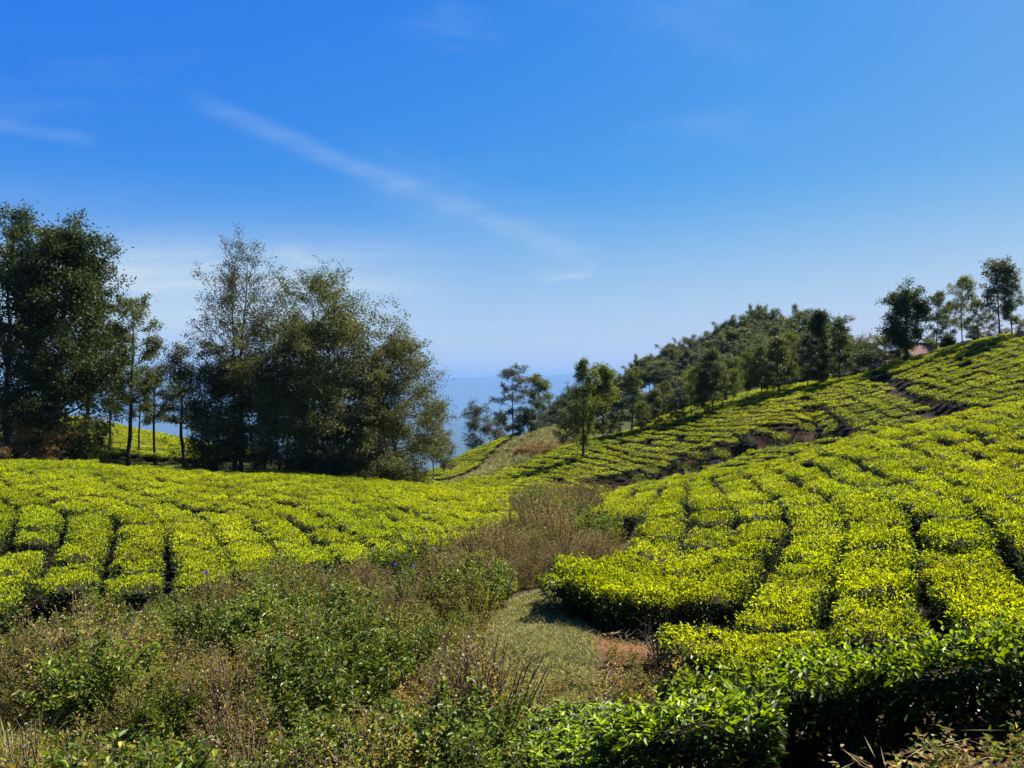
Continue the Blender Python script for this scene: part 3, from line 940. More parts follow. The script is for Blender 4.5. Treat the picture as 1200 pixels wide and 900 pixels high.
def weed(seed, H, R, n_stem, n_leaf, lsize, mix, seeds=0, wide=0.5, six=True, droop=0.0):
    """many-stemmed weed shrub; mix = share of (green, olive, brown) leaves"""
    r = np.random.default_rng(seed)
    S = Geo(); G = Geo()
    base, tips = [], []
    allp, alld = [], []
    for k in range(n_stem):
        a = r.uniform(0, 6.283); q = math.sqrt(r.uniform(0, 1))
        hh = H * r.uniform(0.55, 1.0) * (1 - 0.35 * q * q)
        tip = np.array([R * q * math.cos(a), R * q * math.sin(a), hh])
        b = np.array([0.16 * tip[0], 0.16 * tip[1], -0.08])
        mid = b * 0.45 + tip * 0.55 + np.array([r.normal(0, .05), r.normal(0, .05), 0.10 * hh])
        f = np.linspace(0, 1, 6)[:, None]
        pts = (1 - f) ** 2 * b + 2 * f * (1 - f) * mid + f * f * tip
        pts[1:] += r.normal(0, 0.012, (5, 3))
        S.tube(pts, np.linspace(0.009, 0.0025, 6) * (0.6 + 0.5 * H), 4, 0)
        n = max(4, int(n_leaf / n_stem))
        ff = r.uniform(0.18, 1.0, n) ** 0.75
        p = np.stack([np.interp(ff, np.linspace(0, 1, 6), pts[:, c]) for c in range(3)], 1)
        p += r.normal(0, 0.026 * (0.6 + 0.6 * R), (n, 3))
        allp.append(p); tips.append(tip)
    p = np.concatenate(allp); n = len(p)
    p = p[p[:, 2] > 0.02]; n = len(p)
    az = r.uniform(0, 6.283, n); el = np.radians(r.uniform(-35 - 40 * droop, 55 - 40 * droop, n))
    ax = np.stack([np.cos(az) * np.cos(el), np.sin(az) * np.cos(el), np.sin(el)], 1)
    nr = np.stack([-np.cos(az) * np.sin(el), -np.sin(az) * np.sin(el), np.cos(el)], 1) + r.normal(0, 0.4, (n, 3))
    ls = lsize * r.uniform(0.55, 1.3, n)
    u = r.random(n); c0, c1 = mix[0], mix[0] + mix[1]
    for m, k in ((0, u < c0), (1, (u >= c0) & (u < c1)), (2, u >= c1)):
        G.leaves(p[k], ax[k], nr[k], ls[k], ls[k] * wide, m, six=six)
    if seeds:
        tips = np.array(tips); idx = r.integers(0, len(tips), seeds)
        c = tips[idx] + r.normal(0, 0.06, (seeds, 3)) * np.array([1, 1, .7])
        G.leaves(c, rand_unit(r, seeds), rand_unit(r, seeds), 0.022, 0.016, 3, fold=0.0)
    return G.mesh("weed_foliage", (SC_GREEN, SC_OLIVE, SC_BROWN, SEED)), S.mesh("weed_stem", (TWIG,))


W_GREEN = [weed(100 + k, 0.85, 0.52, 44, 3400, 0.044, (0.90, 0.10, 0.0), 10, 0.55) for k in range(4)]
W_OLIVE = [weed(110 + k, 0.90, 0.50, 56, 3200, 0.032, (0.30, 0.60, 0.10), 70, 0.42) for k in range(4)]
W_BROWN = [weed(120 + k, 0.95, 0.48, 64, 2800, 0.028, (0.08, 0.47, 0.45), 150, 0.34) for k in range(4)]
W_SMALL = [weed(130 + k, 0.30, 0.26, 14, 420, 0.040, ((0.5, 0.4, 0.1), (0.3, 0.4, 0.3), (0.1, 0.4, 0.5))[k % 3], 12, 0.5, False)[0] for k in range(6)]


def grass_tuft(seed, H, n, spread, mats=(0.8, 0.2), wd=0.006):
    r = np.random.default_rng(seed); G = Geo()
    a = r.uniform(0, 6.283, n); q = np.sqrt(r.random(n)) * spread
    c = np.stack([q * np.cos(a), q * np.sin(a), np.full(n, -0.01)], 1)
    az = r.uniform(0, 6.283, n); el = np.radians(r.uniform(35, 85, n))
    h = H * r.uniform(0.4, 1.15, n); u = r.random(n) < mats[0]
    for m, k in ((0, u), (1, ~u)):
        blades(G, c[k], az[k], el[k], h[k], wd, r.uniform(0.1, 0.5, k.sum()), m)
    return G.mesh("grass_tuft", (GRASS, STRAW))


T_SHORT = [grass_tuft(k, 0.06, 90, 0.16, (0.82, .18), 0.008) for k in range(3)]
T_TALL = [grass_tuft(10 + k, 0.45, 130, 0.10, (0.88, .12), 0.007) for k in range(3)]
T_DRY = [grass_tuft(20 + k, 0.45, 60, 0.30, (0.72, .28), 0.03) for k in range(3)]


def zrot(n):
    return np.stack([rng.normal(0, .08, n), rng.normal(0, .08, n), rng.uniform(0, 6.283, n)], 1)


def rand_in(poly, dens, rs):
    px = np.array([p[0] for p in poly]); py = np.array([p[1] for p in poly])
    n = int(np.ptp(px) * np.ptp(py) * dens)
    x = rs.uniform(px.min(), px.max(), n); y = rs.uniform(py.min(), py.max(), n)
    k = in_poly(x, y, poly)
    return x[k], y[k]


rs = np.random.default_rng(21)
# shrubs of the scrub: dart throwing
shr = []
xs, ys = rand_in(SCRUB, 60, rs)
kp = ~in_poly(xs, ys, LEFT_LAWN) & (np.abs(xs / ys) < 0.72)
xs, ys = xs[kp], ys[kp]
for x, y in zip(xs, ys):
    d = math.hypot(x, y)
    gap = 0.50 + 0.010 * d
    if all((x - a) ** 2 + (y - b) ** 2 > gap * gap for a, b in shr):
        shr.append((x, y))
    if len(shr) > 330: break
shr = np.array(shr)
sz = height(shr[:, 0], shr[:, 1])
KIND = {
    'g': (W_GREEN, "leafy green weed shrub in the scrub"),
    'o': (W_OLIVE, "olive narrow-leaved weed shrub in the scrub"),
    'b': (W_BROWN, "brown half-dry weed shrub in the scrub")}
WHERE = ((lambda p, d: d < 8.5 and p < 300, "of the bottom left corner"), (lambda p, d: d < 8.5, "at the bottom centre beside the grass path"),
         (lambda p, d: d < 15.5 and p < 560, "below the left tea field"), (lambda p, d: d < 20, "at the bend of the grass path"),
         (lambda p, d: True, "in the gully between the two tea fields"))
pn = VNoise(77)
for (x, y), z in zip(shr, sz):
    px = 600 + F * x / y; d = math.hypot(x, y)
    v = pn(x / 1.6 + 9, y / 1.6 + 9) * 1.7 + rs.normal(0, 0.45)
    if 560 < px < 720 and d > 13: v += 0.15 * (d < 24)
    if px < 420 and 9 < d < 13.5: v -= 0.25
    kd = 'g' if v < -0.16 else ('o' if v < 0.26 else 'b')
    ms, lb = KIND[kd]
    w = next(t for f, t in WHERE if f(px, d))
    h = float(np.clip(1.04 + 1.3 * pn(x / 1.1 + 33, y / 1.1 + 5) + rs.normal(0, 0.12), 0.42, 1.35))
    if d < 7: h *= 0.92
    if 625 < px < 690 and 22 < d < 36: h *= 1.55
    elif d > 16: h *= 1.15
    if 9.5 < y < 14 and 560 < px < 620: h *= 0.8
    if px < 110 and 6.8 < d < 10.4: h *= 0.55
    o = thing("scrub_shrub", lb + " " + w, "shrub", (x, y, z), "weed shrubs " + w, (rs.normal(0, .08), rs.normal(0, .08), rs.uniform(0, 6.28)),
              (h * rs.uniform(0.9, 1.25), h * rs.uniform(0.9, 1.25), h))
    f, s = ms[int(rs.integers(0, 4))]
    part("foliage", f, o); part("stem", s, o)
print("shrubs", len(shr))

# low weeds between the shrubs, and on the bank in front of the path
pts = []
x1, y1 = rand_in(SCRUB, 11, rs); k = (np.abs(x1 / y1) < 0.72); x1, y1 = x1[k], y1[k]
FRONT = [XY(*p) for p in ((560, 4.4), (575, 7.6), (620, 8.6), (700, 8.8), (800, 8.6), (830, 7.6), (760, 7.2), (680, 7.0), (600, 6.2))]
x2, y2 = rand_in(FRONT, 9, rs)
BANK = [XY(*p) for p in ((880, 3.2), (820, 4.6), (1000, 4.6), (1250, 4.2), (1300, 3.0))]
x3, y3 = rand_in(BANK, 5, rs)
SIDE = [XY(*p) for p in ((690, 9.8), (720, 8.9), (820, 8.7), (835, 9.6), (800, 9.4))]
x4, y4 = rand_in(SIDE, 3, rs)
wx = np.concatenate([x1, x2, x3, x4]); wy = np.concatenate([y1, y2, y3, y4]); n = len(wx)
wz = height(wx, wy); s = rs.uniform(0.5, 1.2, n)
scatter("undergrowth", np.stack([wx, wy, wz], 1), zrot(n), np.stack([s, s, s * rs.uniform(.7, 1.2, n)], 1), rs.integers(0, 6, n), W_SMALL,
        "low weeds filling the ground between the shrubs", "weeds")
x1, y1 = rand_in(PATH, 130, rs); k1 = soft_poly(x1, y1, SOIL, 0.2) < rs.random(len(x1)); x1, y1 = x1[k1], y1[k1]
x2, y2 = rand_in(LEFT_LAWN, 60, rs)
x5, y5 = rand_in(SOIL, 1.5, rs)
x3, y3 = rand_in(SCRUB, 1.6, rs); x4, y4 = x3[:0], y3[:0]; k3 = y3 > 6; x3, y3 = x3[k3], y3[k3]
gx = np.concatenate([x1, x2, x5, x3, x4]); gy = np.concatenate([y1, y2, y5, y3, y4])
gi = np.concatenate([rs.integers(0, 3, len(x1) + len(x2) + len(x5)), rs.integers(3, 6, len(x3) + len(x4))])
k = np.abs(gx / gy) < 0.75; gx, gy, gi = gx[k], gy[k], gi[k]; n = len(gx)
s = rs.uniform(0.6, 1.3, n)
scatter("grass", np.stack([gx, gy, height(gx, gy)], 1), zrot(n), np.stack([s, s, s], 1), gi, T_SHORT + T_TALL,
        "short grass of the path with tufts among the weeds", "grass")
# fallen leaves and twigs on the bare ground
def litter(seed):
    r = np.random.default_rng(seed); G = Geo(); n = 26
    c = np.stack([r.normal(0, .13, n), r.normal(0, .13, n), r.uniform(0.004, 0.02, n)], 1)
    az = r.uniform(0, 6.28, n); ax = np.stack([np.cos(az), np.sin(az), r.normal(0, .2, n)], 1)
    nr = np.array([[0, 0, 1.0]]) + r.normal(0, .3, (n, 3))
    G.leaves(c, ax, nr, r.uniform(.02, .055, n), 0.02, 0, six=True)
    G.leaves(c[:6] + .03, ax[:6], nr[:6], r.uniform(.08, .22, 6), 0.006, 1)
    return G.mesh("litter", (SC_BROWN, STRAW))


LIT = [litter(k) for k in range(4)]
x1, y1 = rand_in(SOIL, 16, rs); x2, y2 = rand_in(FRONT, 10, rs); x3, y3 = rand_in(BANK, 26, rs); x4, y4 = rand_in(PATH, 3, rs)
gx = np.concatenate([x1, x2, x3, x4]); gy = np.concatenate([y1, y2, y3, y4]); n = len(gx); s = rs.uniform(.7, 1.3, n)
scatter("leaf_litter", np.stack([gx, gy, height(gx, gy)], 1), zrot(n), np.stack([s, s, s], 1), rs.integers(0, 4, n), LIT,
        "brown fallen leaves and bits of straw on the bare soil", "leaf litter")
x1, y1 = rand_in(DRYGRASS, 1.6, rs); n = len(x1); s = rs.uniform(0.6, 1.5, n)
scatter("dry_grass", np.stack([x1, y1, height(x1, y1)], 1), zrot(n), np.stack([s, s, s], 1), rs.integers(0, 3, n), T_DRY,
        "straw coloured grass on the knoll beyond the left field", "grass")


# ------------------------------------------------------------------ trees
LF_DARK = leaf_mat("dark_tree_leaf", (0.028, 0.048, 0.012), (0.052, 0.078, 0.016), 0.32, None, 0.5, 0.16, 0.5, 1.5)
LF_OLIVE = leaf_mat("olive_tree_leaf", (0.068, 0.082, 0.024), (0.112, 0.122, 0.038), 0.34, (1.25, 1.15, 0.5), 0.55, 0.14, 0.5, 1.4)
LF_GREY = leaf_mat("grey_green_tree_leaf", (0.060, 0.072, 0.034), (0.10, 0.11, 0.055), 0.30, (1.2, 1.1, 0.6), 0.5, 0.18, 0.55, 1.4)
LF_LIGHT = leaf_mat("light_tree_leaf", (0.075, 0.105, 0.016), (0.12, 0.145, 0.022), 0.40, None, 0.5, 0.16, 0.55, 1.4)
LF_MID = leaf_mat("mid_tree_leaf", (0.058, 0.085, 0.018), (0.10, 0.125, 0.028), 0.36, None, 0.5, 0.16, 0.55, 1.4)

ENV = {
    'oval': lambda h: (np.sin(math.pi * np.clip(0.12 + 0.88 * h, 0, 1)) ** 0.65) * 1.0,
    'cone': lambda h: 0.12 + 0.88 * (1 - h) ** 0.75 * min(1.0, 0.45 + 2.2 * h),
    'column': lambda h: min(1.0, 0.6 + 1.5 * h) * (1 - h ** 4) ** 0.8 + 0.06,
    'dome': lambda h: (1 - h ** 2.2) ** 0.6 * min(1.0, 0.7 + h) + 0.08,
    'top': lambda h: 0.35 + 0.75 * math.sin(math.pi * min(1, 0.25 + 0.62 * h)),
    'teardrop': lambda h: (0.85 + 0.15 * math.sin(6 * h)) * (1 - h ** 1.8) ** 0.8 + 0.1,
}


LEAF_N, LEAF_S = 2.2, 0.91


def make_tree(seed, H, R, base, env='oval', n_prim=26, n_sec=5, n_leaf=9000, leaf=0.16, cl=0.5, leafmat=None, bark=None, r0=None, rise=(10, 55),
              stems=1, lean=0.0, flat=0.65, hang=0.0, wide=0.5, limb=1.0, jag=0.25):
    r = np.random.default_rng(seed)
    n_leaf = int(n_leaf * LEAF_N); leaf = leaf * LEAF_S; cl = cl * 1.15
    S = Geo(); G = Geo()
    r0 = r0 or H * 0.013
    cen, csz, seg = [], [], []
    for st in range(stems):
        if stems > 1:
            a = st / stems * 6.28 + r.uniform(-.5, .5)
            off = np.array([math.cos(a), math.sin(a), 0]) * r.uniform(0.25, 0.5) * R * 0.4
            Hs = H * r.uniform(0.82, 1.0) if st else H; ex = off * 1.3
        else:
            off = np.zeros(3); ex = np.array([r.normal(0, 0.02), r.normal(0, 0.02), 0]) * H + np.array([lean, 0, 0]); Hs = H
        k = 11; f = np.linspace(0, 1, k)[:, None]
        tp = off * 0.35 + np.array([0, 0, -0.25]) + f * (ex + np.array([0, 0, Hs * 0.97 + 0.25]))
        tp[2:] += np.cumsum(r.normal(0, 0.005 * H, (k - 2, 3)) * np.array([1, 1, .1]), 0)
        tr = r0 / math.sqrt(stems) * (1 - f[:, 0]) ** 0.85 + 0.012
        tr[0] *= 1.35
        S.tube(tp, tr, 8)
        zz = tp[:, 2]
        for i in range(n_prim // stems):
            u = (i + r.random()) / (n_prim / stems)
            h = base + (1 - base) * u * 0.97
            z = h * Hs
            o = np.array([np.interp(z, zz, tp[:, c]) for c in range(3)])
            tr_h = np.interp(z, zz, tr)
            az = i * 2.399 + r.normal(0, 0.4) + st
            el = math.radians(rise[0] + (rise[1] - rise[0]) * u + r.normal(0, 9))
            Ln = R * ENV[env](u) * r.uniform(1 - jag * 1.6, 1 + jag) * 0.92 / max(0.55, math.cos(el))
            d = np.array([math.cos(az) * math.cos(el), math.sin(az) * math.cos(el), math.sin(el)])
            e = o + d * Ln
            mid = (o + e) / 2 + np.array([0, 0, -0.08 * Ln + 0.16 * Ln * hang * 2]) + r.normal(0, 0.03 * Ln, 3)
            e = e + np.array([0, 0, -hang * Ln * 0.6])
            ff = np.linspace(0, 1, 5)[:, None]
            bp = (1 - ff) ** 2 * o + 2 * ff * (1 - ff) * mid + ff * ff * e
            br = max(0.012, min(tr_h * 0.55, 0.02 + 0.016 * Ln)) * limb
            S.tube(bp, np.linspace(br, 0.008, 5), 5)
            for j in range(n_sec):
                q = 0.35 + 0.65 * (j + r.random()) / n_sec
                b = np.array([np.interp(q, np.linspace(0, 1, 5), bp[:, c]) for c in range(3)])
                dd = d + r.normal(0, 0.65, 3); dd /= np.linalg.norm(dd)
                if hang: dd = dd + np.array([0, 0, -hang * 1.5])
                l2 = Ln * r.uniform(0.22, 0.5) + 0.2
                tip = b + dd * l2
                S.tube([b, (b + tip) / 2 + r.normal(0, .04 * l2, 3), tip], [br * 0.45 + .004, br * 0.3 + .003, 0.005], 4, cap=False)
                cen.append(b); seg.append(tip - b); csz.append(cl * r.uniform(0.6, 1.25))
                for _ in range(2):        # fine sprays off the twig
                    d3 = dd + r.normal(0, 0.8, 3) + np.array([0, 0, -hang]); d3 *= l2 * r.uniform(0.4, 0.7) / np.linalg.norm(d3)
                    cen.append(b + (tip - b) * r.uniform(0.3, 1.0)); seg.append(d3); csz.append(cl * r.uniform(0.4, 0.9))
    cen = np.array(cen); csz = np.array(csz); seg = np.array(seg)
    wgt = csz * (0.15 + np.linalg.norm(seg, axis=1)) * np.exp(r.normal(0, 0.3, len(csz))); wgt /= wgt.sum()
    idx = r.choice(len(cen), n_leaf, p=wgt)
    off = r.normal(0, 1, (n_leaf, 3))
    off *= np.array([1, 1, flat]); off[:, 2] -= hang * np.abs(r.normal(0, 1.3, n_leaf))
    p = cen[idx] + seg[idx] * (r.random((n_leaf, 1)) ** 0.7 * 1.1) + off * csz[idx][:, None] * 0.30
    ok = p[:, 2] > 0.05; p = p[ok]; off = off[ok]; n = len(p)
    ax = rand_unit(r, n) + off * 0.5 + np.array([0, 0, -0.15 - hang * 2.5])
    nr = rand_unit(r, n) * 0.9 + np.array([0, 0, 0.7]) + off * 0.3
    ls = leaf * r.uniform(0.6, 1.3, n)
    G.leaves(p, ax, nr, ls, ls * wide, 0, fold=0.12)
    # bring the crown to the wanted height and spread
    pv = np.concatenate(G.v); ztop = np.percentile(pv[:, 2], 99.8); rad = np.percentile(np.abs(pv[:, 0]), 98.5)
    k3 = np.array([R / rad, R / rad, H / ztop])
    G.v = [v * k3 for v in G.v]; S.v = [v * k3 for v in S.v]
    return S.mesh("tree_trunk", (bark or BARK,), True), G.mesh("tree_crown", (leafmat or LF_MID,))


def put_tree(name, meshes, px, d, label, cat="tree", group=None, base_py=None, z=None, scale=(1, 1, 1), rot=None):
    x, y = XY(px, d)
    z = float(height(np.array([x]), np.array([y]))[0]) if z is None else z
    o = thing(name, label, cat, (x, y, z), group, (0, 0, random.uniform(0, 6.28) if rot is None else rot), scale)
    part("trunk", meshes[0], o); part("crown", meshes[1], o)
    return o


random.seed(4)


def tall(px, d, top_py):
    """height a tree at this bearing and distance needs for its tip to reach that picture row"""
    x, y = XY(px, d); zb = float(height(np.array([x]), np.array([y]))[0])
    return (450 - top_py) / F * d - zb


def W(pix, d):
    return pix * d / F


def one_tree(name, px, d, top, wpx, label, seed, **kw):
    H = tall(px, d, top)
    put_tree(name, make_tree(seed, H, W(wpx, d) / 2, **kw), px, d, label, rot=0.0)


# the stand at the left edge
one_tree("broadleaf_tree", 8, 47, 240, 150, "airy dark tree at the left edge reaching highest", 201, base=0.08, env='dome', n_prim=30, n_leaf=15000, leaf=0.19, cl=0.75, leafmat=LF_DARK)
one_tree("broadleaf_tree", 64, 45, 256, 150, "massive dense dark green tree with foliage hanging low at the left", 202, base=0.03, env='dome', n_prim=70, n_sec=5, n_leaf=28000, leaf=0.22, cl=0.95, leafmat=LF_DARK, r0=0.26)
one_tree("broadleaf_tree", 100, 50, 296, 100, "dark tree on the right flank of the massive left tree", 203, base=0.08, env='oval', n_prim=30, n_leaf=13000, leaf=0.19, cl=0.7, leafmat=LF_DARK)
one_tree("broadleaf_tree", 34, 53, 300, 120, "shaded tree standing behind the massive left tree", 204, base=0.04, env='oval', n_prim=26, n_leaf=11000, leaf=0.2, cl=0.8, leafmat=LF_DARK)
one_tree("slender_tree", 150, 52, 345, 64, "slender tree with tiered crown and long bare trunk right of the dark stand", 205, base=0.36, env='oval', n_prim=24, n_leaf=7000, leaf=0.16, cl=0.55, leafmat=LF_MID, rise=(0, 40))
one_tree("slender_tree", 128, 54, 372, 50, "slim tree with dark straight trunk between tiered tree and dark stand", 206, base=0.35, env='oval', n_prim=20, n_leaf=5000, leaf=0.16, cl=0.55, leafmat=LF_DARK)
one_tree("young_tree", 163, 57, 428, 40, "thin young tree, left of the pair before the sunlit slope", 207, base=0.42, env='dome', n_prim=18, n_leaf=3200, leaf=0.15, cl=0.5, leafmat=LF_LIGHT, r0=0.10)
one_tree("young_tree", 182, 56, 424, 46, "thin young tree, right of the pair before the sunlit slope", 208, base=0.42, env='dome', n_prim=18, n_leaf=3800, leaf=0.15, cl=0.5, leafmat=LF_GREY, r0=0.12)
one_tree("young_tree", 216, 55, 402, 44, "thin sparse tree just left of the big tree clump", 209, base=0.3, env='cone', n_prim=18, n_leaf=2600, leaf=0.15, cl=0.5, leafmat=LF_GREY, r0=0.10)
# the big clump
one_tree("tall_airy_tree", 279, 53, 276, 150, "tallest airy grey-green tree of the clump with bare limbs showing", 211, base=0.16, env='teardrop', n_prim=60, n_sec=6, n_leaf=15000, leaf=0.16, cl=0.62, leafmat=LF_GREY, stems=2, rise=(15, 62), jag=0.3, r0=0.24)
one_tree("tall_airy_tree", 368, 55, 303, 116, "airy tree rising behind the olive trees with bright tip leaves", 212, base=0.3, env='dome', n_prim=46, n_sec=6, n_leaf=12500, leaf=0.17, cl=0.6, leafmat=LF_MID, rise=(20, 60), jag=0.3, r0=0.22)
one_tree("willowy_tree", 330, 50, 366, 170, "olive fine-leaved tree filling the middle of the clump", 213, base=0.10, env='dome', n_prim=66, n_sec=5, n_leaf=26000, leaf=0.19, cl=0.85, leafmat=LF_OLIVE, stems=3, hang=0.12)
one_tree("willowy_tree", 398, 51, 343, 160, "large olive tree right of centre in the clump", 214, base=0.06, env='dome', n_prim=75, n_sec=5, n_leaf=30000, leaf=0.19, cl=0.9, leafmat=LF_OLIVE, stems=3, hang=0.12)
one_tree("willowy_tree", 462, 52, 377, 120, "rounded olive tree at the right end of the clump", 215, base=0.04, env='dome', n_prim=70, n_sec=5, n_leaf=24000, leaf=0.18, cl=0.85, leafmat=LF_OLIVE, stems=3, hang=0.15)
one_tree("willowy_tree", 425, 48.5, 465, 110, "low spreading olive tree in front of the clump's right half", 216, base=0.03, env='dome', n_prim=54, n_sec=5, n_leaf=16000, leaf=0.18, cl=0.8, leafmat=LF_OLIVE, stems=3, hang=0.12)
one_tree("broadleaf_tree", 250, 52, 405, 110, "dark low-branched tree at the left foot of the clump", 217, base=0.08, env='dome', n_prim=50, n_sec=5, n_leaf=15000, leaf=0.18, cl=0.8, leafmat=LF_DARK, stems=2)
one_tree("broadleaf_tree", 305, 54, 420, 150, "dark leafy tree low in the shade of the tallest airy tree", 218, base=0.08, env='dome', n_prim=34, n_sec=4, n_leaf=16000, leaf=0.19, cl=0.8, leafmat=LF_DARK, stems=2)
one_tree("eucalyptus_tree", 508, 78, 470, 46, "grey-green tree half hidden by the clump's right edge", 219, base=0.3, env='dome', n_prim=22, n_leaf=4500, leaf=0.2, cl=0.7, leafmat=LF_GREY, bark=BARK_PALE)
one_tree("eucalyptus_tree", 520, 92, 508, 30, "small grey tree at the edge of the drop beside the clump", 220, base=0.3, env='dome', n_prim=18, n_leaf=2500, leaf=0.22, cl=0.7, leafmat=LF_GREY, bark=BARK_PALE)


# undershrubs below the left trees
def bush(px, d, w, h, label, seed, mat, leaf=0.11, n=5000):
    m = make_tree(seed, h, w / 2, base=0.02, env='dome', n_prim=34, n_sec=3, n_leaf=n, leaf=leaf, cl=0.38, leafmat=mat, r0=0.05, stems=4, flat=0.9)
    x, y = XY(px, d); z = float(height(np.array([x]), np.array([y]))[0])
    o = thing("bush", label, "bush", (x, y, z))
    part("stem", m[0], o); part("foliage", m[1], o)


bush(20, 42.5, 5.2, 2.9, "brown dry bush at the left edge below the dark trees", 231, SC_BROWN, n=7000)
bush(55, 46, 3.0, 1.5, "smaller brown bush beside the trunk of the massive dark tree", 235, SC_BROWN)
bush(108, 47, 2.6, 1.7, "green bush at the foot of the dark stand", 232, LF_LIGHT)
bush(395, 47.5, 4.4, 2.2, "pale grey-leaved bush at the foot of the olive trees", 233, LF_GREY, 0.13, 6500)
bush(345, 48, 2.6, 1.6, "dark bush under the middle of the clump", 234, LF_DARK)
bush(240, 50, 3.0, 1.6, "low dark green bush under the clump's left end", 236, LF_MID)
bush(470, 49, 2.6, 1.4, "low olive bush at the clump's right foot", 237, LF_OLIVE)
bush(630, 84, 4.6, 1.8, "brown bush, larger one on the straw-coloured knoll", 238, SC_BROWN, 0.16)
bush(655, 83, 3.0, 1.6, "brown bush beside the path under the dark round tree", 239, SC_BROWN, 0.16)
bush(612, 90, 2.4, 1.1, "small brown bush on the straw-coloured knoll", 240, SC_BROWN, 0.15)
bush(945, 56, 5.2, 1.7, "dark leafy bush in the dip below the far tea hill", 241, LF_DARK, 0.13, 6000)
bush(978, 56, 3.4, 1.3, "smaller dark bush at the right end of the dip", 242, LF_DARK, 0.13)
bush(905, 55.5, 3.0, 1.1, "dark bush between the boulders and the dip", 243, LF_MID, 0.13)

# undergrowth of the gully: one bush mesh per look, copied
GB = [make_tree(270 + k, 1.2, 1.0, base=0.02, env='dome', n_prim=26, n_sec=3, n_leaf=1500, leaf=0.12, cl=0.3, leafmat=(LF_DARK, LF_MID, TEA_OLD)[k], r0=0.04, stems=3, flat=0.9) for k in range(3)]
rg = np.random.default_rng(12)
for k in range(40):
    f = k / 39 * (len(GULLY) - 1); i = min(int(f), len(GULLY) - 2); f -= i
    x = GULLY[i][0] * (1 - f) + GULLY[i + 1][0] * f + rg.normal(0, .5); y = GULLY[i][1] * (1 - f) + GULLY[i + 1][1] * f + rg.uniform(-0.6, 2.9)
    z = float(height(np.array([x]), np.array([y]))[0]); sc = rg.uniform(0.35, 0.95)
    o = thing("gully_bush", "small dark bush growing in the eroded gully below the far tea hill", "bush", (x, y, z), "bushes of the gully", (0, 0, rg.uniform(0, 6)),
              (sc * 1.1, sc * 1.1, sc))
    m = GB[int(rg.integers(0, 3))]
    part("stem", m[0], o); part("foliage", m[1], o)

# single trees on the knoll and the path
one_tree("silver_oak", 683, 61, 421, 37, "single bright tree with straight dark trunk at the far field's corner", 251, base=0.22, env='oval', n_prim=36, n_sec=4, n_leaf=4200, leaf=0.20, cl=0.5, leafmat=LF_LIGHT, r0=0.17)
one_tree("pine_tree", 601, 119, 427, 46, "grey-green pine with irregular tufted crown on the knoll", 252, base=0.2, env='oval', n_prim=26, n_sec=4, n_leaf=6500, leaf=0.3, cl=0.85, leafmat=LF_GREY, flat=0.4, wide=0.3, jag=0.35, rise=(0, 50))
one_tree("eucalyptus_tree", 632, 122, 438, 30, "tall tree with rounded dark tuft right of the pine", 253, base=0.5, env='top', n_prim=16, n_leaf=3500, leaf=0.3, cl=1.0, leafmat=LF_MID)
one_tree("eucalyptus_tree", 564, 124, 468, 44, "eucalyptus at the brink left of the pine against the blue haze", 254, base=0.15, env='dome', n_prim=24, n_leaf=4800, leaf=0.28, cl=0.95, leafmat=LF_GREY, bark=BARK_PALE, jag=0.35)
one_tree("eucalyptus_tree", 586, 127, 480, 26, "small eucalyptus close to the left of the pine", 255, base=0.2, env='dome', n_prim=18, n_leaf=2600, leaf=0.28, cl=0.8, leafmat=LF_MID)
one_tree("round_tree", 619, 113, 476, 32, "compact dark round tree in front of the pine", 256, base=0.1, env='dome', n_prim=26, n_leaf=4200, leaf=0.26, cl=0.8, leafmat=LF_DARK)
one_tree("round_tree", 668, 89, 478, 46, "dark round tree left behind the single bright tree", 257, base=0.2, env='dome', n_prim=26, n_leaf=5000, leaf=0.22, cl=0.75, leafmat=LF_DARK)
one_tree("silver_oak", 706, 76, 427, 46, "bright cone-crowned tree right behind the single bright tree", 258, base=0.15, env='cone', n_prim=32, n_leaf=6000, leaf=0.24, cl=0.8, leafmat=LF_LIGHT)

def near_d(a):
    return 70.5 - max(0.0, a[0] - 1040) * 0.028 + (a[1] - 100) * 0.5


# trees along the ridge of the far tea hill: shared meshes, scaled to each tree
OAKS = [make_tree(300 + k, 10, 2.1, base=(0.24, 0.3, 0.2, 0.28)[k], env=('cone', 'oval', 'cone', 'oval')[k], n_prim=28, n_sec=4, n_leaf=3600, leaf=0.25, cl=0.72,
                  leafmat=(LF_MID, LF_LIGHT, LF_MID, LF_GREY)[k], r0=0.11) for k in range(4)]
EUCA = [make_tree(320 + k, 14, 4.2, base=0.42, env='top', n_prim=20, n_sec=4, n_leaf=7500, leaf=0.52, cl=1.4, leafmat=(LF_DARK, LF_MID, LF_DARK, LF_OLIVE)[k],
                  bark=BARK_PALE, rise=(20, 62), flat=1.0, jag=0.3) for k in range(4)]
ROUNDS = [make_tree(340 + k, 9, 3.6, base=0.12, env='dome', n_prim=26, n_sec=4, n_leaf=4200, leaf=0.34, cl=1.1, leafmat=(LF_MID, LF_DARK, LF_LIGHT)[k]) for k in range(3)]


def copy_tree(name, kind, px, d, top, wpx, label, group=None, w0=None, h0=None):
    H = tall(px, d, top)
    bw = {id(OAKS): (10, 4.2), id(EUCA): (14, 8.4), id(ROUNDS): (9, 7.2)}[id(kind[0])]
    s = H / bw[0]; sw = W(wpx, d) / bw[1]
    put_tree(name, kind[0][kind[1]], px, d, label, group=group, scale=(sw, sw, s))


